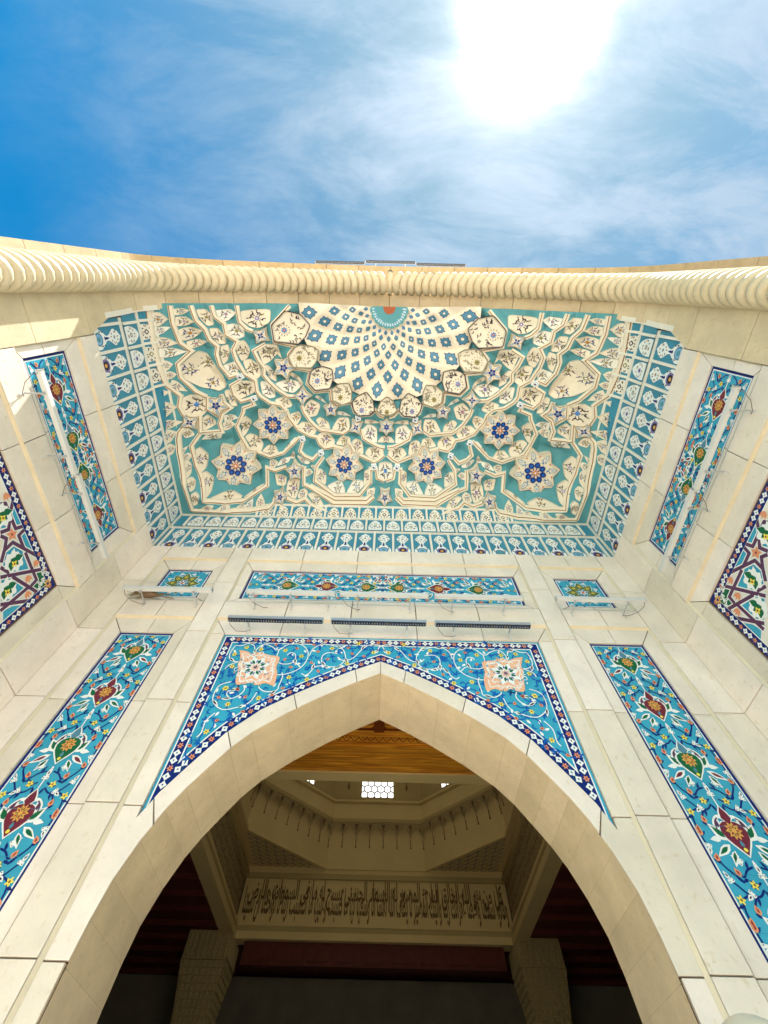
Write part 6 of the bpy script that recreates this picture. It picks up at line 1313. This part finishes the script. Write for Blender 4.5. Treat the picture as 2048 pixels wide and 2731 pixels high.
# windows of the drum
o8 = octo(AP-.03)
for i in range(8):
    a = Vector(o8[i]); b = Vector(o8[(i+1) % 8]); t = (b-a).normalized(); nrm = Vector((-t.y, t.x)); c = Vector((0, YC))
    if (c-a).dot(nrm) < 0: nrm = -nrm
    mid = (a+b)/2
    def fp(u, v, d): p = mid+t*u+nrm*(d+.01); return (p.x, p.y, v)
    wn = MB(); wn.add([fp(-.46, 6.98, 0), fp(.46, 6.98, 0), fp(.46, 8.1, 0), fp(-.46, 8.1, 0)], [(0, 1, 2, 3)], 'window_light')
    w_ = wn.build('window', hall, recalc=False)
    lt = MB(); pn = Panel(lt, fp, .02); hx = .11
    for r_ in range(8):
        for q_ in range(-3, 4):
            cx = q_*hx*1.732+(r_ % 2)*hx*.866; cz = 7.05+r_*hx*1.5
            P_ = [(cx+hx*math.sin(k*math.pi/3), cz+hx*math.cos(k*math.pi/3)) for k in range(6)]
            if all(abs(p[0]) < .5 for p in P_): pn.stroke(P_, .034, 'lattice', 0, closed=True)
    for e_ in (((-.48, 6.96), (.48, 6.96)), ((-.48, 6.96), (-.48, 8.1)), ((.48, 6.96), (.48, 8.1))): pn.stroke(e_, .05, 'plaster_shade', 1)
    l_ = lt.build('lattice', w_, recalc=False)
# hanging lamps between the windows
for s in (-1, 1):
    mb_ = MB(); mb_.tube([(s*.82, 12.6, 6.98), (s*.82, 12.6, 7.08), (s*.82, 12.6, 7.16), (s*.82, 12.6, 7.5)], [.008, .035, .012, .006], 'ink_paint', 8)
    o = mb_.build('pendant_lamp', None); tag(o, 'tiny dark pendant lamp %s of the middle hexagon window' % ('left' if s < 0 else 'right'), 'lamp')
# columns under the far corners
for s in (-1, 1):
    cl = thing('column', 'carved square stone column at the far %s corner of the dim hall' % ('left' if s < 0 else 'right'), 'column', (s*3.75, Y2+.1, GZ), 'columns of the inner hall')
    mb_ = MB(); cx, cy = s*3.60, Y2+.12
    def blk(h0, z0, h1, z1, m='carved_stucco'):
        vs = [(cx+a*h0, cy+b*h0, z0) for a, b in ((-1, -1), (1, -1), (1, 1), (-1, 1))]+[(cx+a*h1, cy+b*h1, z1) for a, b in ((-1, -1), (1, -1), (1, 1), (-1, 1))]
        mb_.add(vs, [(0, 1, 5, 4), (1, 2, 6, 5), (2, 3, 7, 6), (3, 0, 4, 7), (4, 5, 6, 7), (0, 3, 2, 1)], m)
    blk(.30, GZ, .30, 2.3); mb_.build('shaft', cl)
    mb_ = MB(); 
    for k in range(11):
        h = .31+.15*(k/10)**1.5; z0 = 2.3+k*.11; blk(h, z0, h+.012, z0+.108)
        for j in range(7):
            u = -h+2*h*(j+.5)/7
            for q in ((cx+u, cy-h-.006), (cx-s*(h+.006), cy+u)): mb_.tube([(q[0], q[1], z0+.01), (q[0], q[1], z0+.09)], [.012, .034], 'carved_stucco', 6)
    blk(.47, 3.52, .47, 3.98, 'carved_stucco')
    for k in range(8):
        for q in (0, 1):
            u = -.41+k*.117; P_ = (cx+u, cy-.475) if q == 0 else (cx-s*.475, cy+u)
            mb_.tube([(P_[0], P_[1], 3.56), (P_[0], P_[1], 3.93)], .03, 'carved_stucco', 6)
    mb_.build('capital', cl)

# ---------------------------------------------------------- inscription (two interlaced lines)
FORMS = {'ا': ('\ufe8d', '\ufe8e'), 'أ': ('\ufe83', '\ufe84'), 'إ': ('\ufe87', '\ufe88'), 'ؤ': ('\ufe85', '\ufe86'), 'ئ': ('\ufe89', '\ufe8a', '\ufe8b', '\ufe8c'), 'ء': ('\ufe80',),
 'ب': ('\ufe8f', '\ufe90', '\ufe91', '\ufe92'), 'ت': ('\ufe95', '\ufe96', '\ufe97', '\ufe98'), 'ح': ('\ufea1', '\ufea2', '\ufea3', '\ufea4'), 'خ': ('\ufea5', '\ufea6', '\ufea7', '\ufea8'),
 'د': ('\ufea9', '\ufeaa'), 'ذ': ('\ufeab', '\ufeac'), 'ر': ('\ufead', '\ufeae'), 'س': ('\ufeb1', '\ufeb2', '\ufeb3', '\ufeb4'), 'ص': ('\ufeb9', '\ufeba', '\ufebb', '\ufebc'), 'ض': ('\ufebd', '\ufebe', '\ufebf', '\ufec0'),
 'ط': ('\ufec1', '\ufec2', '\ufec3', '\ufec4'), 'ع': ('\ufec9', '\ufeca', '\ufecb', '\ufecc'), 'غ': ('\ufecd', '\ufece', '\ufecf', '\ufed0'), 'ف': ('\ufed1', '\ufed2', '\ufed3', '\ufed4'), 'ق': ('\ufed5', '\ufed6', '\ufed7', '\ufed8'),
 'ك': ('\ufed9', '\ufeda', '\ufedb', '\ufedc'), 'ل': ('\ufedd', '\ufede', '\ufedf', '\ufee0'), 'م': ('\ufee1', '\ufee2', '\ufee3', '\ufee4'), 'ن': ('\ufee5', '\ufee6', '\ufee7', '\ufee8'), 'ه': ('\ufee9', '\ufeea', '\ufeeb', '\ufeec'),
 'و': ('\ufeed', '\ufeee'), 'ى': ('\ufeef', '\ufef0'), 'ي': ('\ufef1', '\ufef2', '\ufef3', '\ufef4')}
def shape(txt):
    o_ = []
    for w in txt.split():
        r = []
        for i, ch in enumerate(w):
            f = FORMS[ch]; prev = i > 0 and len(FORMS[w[i-1]]) == 4; nxt = i < len(w)-1 and len(f) == 4 and len(FORMS[w[i+1]]) > 1
            r.append(f[3] if prev and nxt else f[1] if prev and len(f) > 1 else f[2] if nxt else f[0])
        o_.append(''.join(r[::-1]))
    return ' '.join(o_[::-1])
def inscription(txt, x0, x1, z0, z1, y, nm):
    cu = bpy.data.curves.new(nm, 'FONT'); cu.body = shape(txt); cu.resolution_u = 3; cu.offset = .026
    t_ = bpy.data.objects.new('tmp', cu); SC.collection.objects.link(t_); bpy.context.view_layer.update()
    me = bpy.data.meshes.new_from_object(t_.evaluated_get(bpy.context.evaluated_depsgraph_get())); bpy.data.objects.remove(t_)
    xs = [v.co.x for v in me.vertices]; ys = [v.co.y for v in me.vertices]; a, b, c, d = min(xs), max(xs), min(ys), max(ys)
    for v in me.vertices: v.co = Vector((x0+(v.co.x-a)/(b-a)*(x1-x0), y, z0+(v.co.y-c)/(d-c)*(z1-z0)))
    me.materials.clear(); me.materials.append(MATS['ink_paint'])
    o_ = bpy.data.objects.new('inscription', me); SC.collection.objects.link(o_); o_.parent = hall; o_.location = -root_loc(hall)
inscription('كل من هو الله الخالق البارئ المصور له الاسماء الحسنى يسبح له ما فى السموات والارض', -3.05, 3.08, 4.46, 5.05, Y2-.004, 'upper')
inscription('وقالوا سمعنا واطعنا غفرانك ربنا واليك المصير لا يكلف الله نفسا الا وسعها لها ما كسبت وعليها ما اكتسبت ربنا لا تؤاخذنا ان نسينا', -3.12, 3.14, 4.23, 4.92, Y2-.006, 'lower')

# ---------------------------------------------------------- lamps, bird
def bar_light(name, label, loc, ax, L_, outw, led, group, nbr=2, drop=.20, sink=.0, cable=True):
    """slim aluminium floodlight: ax = direction along, outw = direction away from the wall"""
    t = thing(name, label, 'light', loc, group); ax = Vector(ax); ow = Vector(outw); up = Vector((0, 0, 1)); l0 = Vector(loc)
    def P(a, o_, z): return tuple(l0+ax*a+ow*o_+up*z)
    def bx(mb_, a0, a1, o0, o1, z0, z1, m):
        vs = [P(a, o_, z) for a in (a0, a1) for o_ in (o0, o1) for z in (z0, z1)]
        mb_.add(vs, [(0, 1, 3, 2), (4, 6, 7, 5), (0, 4, 5, 1), (2, 3, 7, 6), (0, 2, 6, 4), (1, 5, 7, 3)], m)
    h = L_/2; mb_ = MB()
    bx(mb_, -h, h, -.024, .024, -.024, .024, 'aluminium' if led else 'aluminium_pale')
    bx(mb_, -h-.006, -h, -.028, .028, -.028, .028, 'aluminium'); bx(mb_, h, h+.006, -.028, .028, -.028, .028, 'aluminium')
    for z in (-.018, 0, .018): bx(mb_, -h, h, -.0275, -.024, z-.004, z+.004, 'aluminium')
    mb_.build('housing', t)
    mb_ = MB()
    if led:
        bx(mb_, -h+.005, h-.005, -.022, .030, -.036, -.0245, 'led_glass')
        n = 36
        for k in range(n): a = -h+.03+(L_-.06)*k/(n-1); bx(mb_, a-.005, a+.005, -.004, .010, -.0385, -.0362, 'led_dot')
        mb_.build('led_strip', t)
    else:
        bx(mb_, -h+.008, h-.008, -.02, .02, .0245, .030, 'led_glass'); mb_.build('lens', t)
    ks = [(-h*.6), h*.6] if nbr == 2 else [-h*.85, 0, h*.85]
    for k in ks:
        mb_ = MB()
        if led: bx(mb_, k-.010, k+.010, -drop, -.03, -.006, .0, 'aluminium'); bx(mb_, k-.012, k+.012, -drop, -drop+.012, -.10, .0, 'aluminium_pale')
        else:
            bx(mb_, k-.007, k+.007, -drop, .005, -.036, -.031, 'aluminium'); bx(mb_, k-.009, k+.009, -drop-.004, -drop+.004, -.09, -.031, 'aluminium_pale')
            bx(mb_, k-.011, k+.011, -.012, .002, -.05, .0, 'aluminium'); mb_.tube([P(k, -.005, -.05), P(k, -.005, -.062)], .014, 'aluminium', 8)
        mb_.build('bracket', t)
    if cable:
        mb_ = MB(); mb_.tube([P(*q) for q in ((-h+.02, 0, -.03), (-h+.03, -.03, -.07), (-h+.10, -.10, -.10), (-h+.2, -drop*.8, -.10), (-h+.24, -drop, -.05))], .0035, 'cable', 6); mb_.build('cable', t)
    return t
G1 = 'pale floodlight bars under the tile panels'; G2 = 'led bars with a dark strip over the doorway'
bar_light('floodlight_bar', 'pale floodlight bar across the small square tile panel on the left', (-2.655, 3.36, 4.19), (1, 0, 0), 1.09, (0, -1, 0), False, G1)
bar_light('floodlight_bar', 'pale floodlight bar across the small square tile panel on the right', (2.70, 3.36, 4.19), (-1, 0, 0), 1.09, (0, -1, 0), False, G1)
for x, lb in ((-1.13, 'left bar of the three floodlights before the long panel over the doorway'), (.02, 'middle bar of the three floodlights before the long panel over the doorway'), (1.19, 'right bar of the three floodlights before the long panel over the doorway')):
    bar_light('floodlight_bar', lb, (x, 3.36, 4.18), (1, 0, 0), 1.08, (0, -1, 0), False, G1, nbr=3 if x < 0 else 2)
for s, nm in ((-1, 'left'), (1, 'right')):
    for y, pos in ((1.30, 'nearer the arch'), (2.39, 'nearer the corner')):
        bar_light('floodlight_bar', 'pale floodlight bar on the %s side wall, the one %s' % (nm, pos), (s*3.33, y, 4.19+(y-1.3)*.03), (0, 1, 0), 1.07, (-s, 0, 0), False, G1)
for x, nm in ((-1.225, 'leftmost'), (-.035, 'middle'), (1.165, 'rightmost')):
    bar_light('led_bar', '%s of the three led bars between the long panel and the spandrel' % nm, (x, 3.42, 3.765), (1, 0, 0), 1.09, (0, -1, 0), True, G2, drop=.13)
for k in range(-1, 2):
    x = .0+k*1.115
    bar_light('led_bar', 'led bar high on the roof edge against the sky, %s' % ('left of the three', 'in the middle', 'right of the three')[k+1], (x, -.50 if k == 0 else -.47, 10.9), (1, 0, 0), 1.09, (0, -1, 0), True, 'led bars on the roof edge', drop=.12, cable=False)

# brown dove resting on a few twigs on the stone ledge
bd = thing('dove', 'small brown dove resting on the ledge under the left square panel', 'bird', (-2.98, 3.52, 4.25))
mb_ = MB()
pts = [(-.165, .0, .048), (-.14, 0, .062), (-.115, 0, .070), (-.09, 0, .060), (-.06, 0, .050), (-.02, 0, .046), (.03, 0, .042), (.08, 0, .036), (.12, 0, .030), (.17, 0, .026), (.22, 0, .024)]
rad = [.006, .022, .026, .024, .034, .046, .048, .038, .022, .014, .010]
bx0 = Vector((-3.02, 3.52, 4.25))
mb_.tube([bx0+Vector((-p[0] if False else p[0], p[1], p[2])) for p in pts], rad, 'feather', 12)
mb_.build('body', bd, smooth=True)
for s in (-1, 1):
    mb_ = MB(); mb_.tube([bx0+Vector(q) for q in ((-.05, s*.036, .06), (.0, s*.045, .055), (.07, s*.036, .048), (.15, s*.015, .036))], [.006, .024, .018, .005], 'feather_dark', 8); mb_.build('wing', bd, smooth=True)
    mb_ = MB(); mb_.tube([bx0+Vector((-.125, s*.024, .074)), bx0+Vector((-.127, s*.028, .075))], .004, 'ink', 6); mb_.build('eye', bd)
mb_ = MB(); mb_.tube([bx0+Vector((-.138, 0, .066)), bx0+Vector((-.168, 0, .058))], [.007, .001], 'feather_dark', 6); mb_.build('beak', bd)
mb_ = MB(); R_ = random.Random(2)
for k in range(46):
    x = R_.uniform(-3.18, -2.72); y = R_.uniform(3.49, 3.57); a = R_.uniform(-.5, .5); l = R_.uniform(.04, .1); z = 4.255+R_.uniform(0, .022)
    mb_.tube([(x-l*math.cos(a), y-l*math.sin(a)*.4, z), (x+l*math.cos(a), y+l*math.sin(a)*.4, z+R_.uniform(-.004, .02))], .003, 'twig', 5)
o = mb_.build('nest', None); tag(o, 'loose heap of dry twigs on the ledge under the dove', 'nest')

# pale globe and post built for an unidentified round shape, lower right
gl = thing('round_globe', 'pale round globe at the lower right, in front of the stone wall', 'lamp', (1.56, 2.70, GZ))
mb_ = MB(); c = Vector((1.60, 2.70, .40)); vs = []; fs = []
mb_.tube([(1.56, 2.7, -1.6), (1.56, 2.7, .3)], .03, 'aluminium', 10); mb_.build('post', gl)
mb_ = MB(); nu, nv = 24, 16; r_ = .17
for i in range(nv+1):
    for j in range(nu): a = math.pi*i/nv; b = 2*math.pi*j/nu; vs.append((1.56+r_*math.sin(a)*math.cos(b), 2.7+r_*math.sin(a)*math.sin(b), .455+r_*math.cos(a)))
fs = [(i*nu+j, i*nu+(j+1) % nu, (i+1)*nu+(j+1) % nu, (i+1)*nu+j) for i in range(nv) for j in range(nu)]
mb_.add(vs, fs, 'globe_glass'); mb_.build('globe', gl, smooth=True)
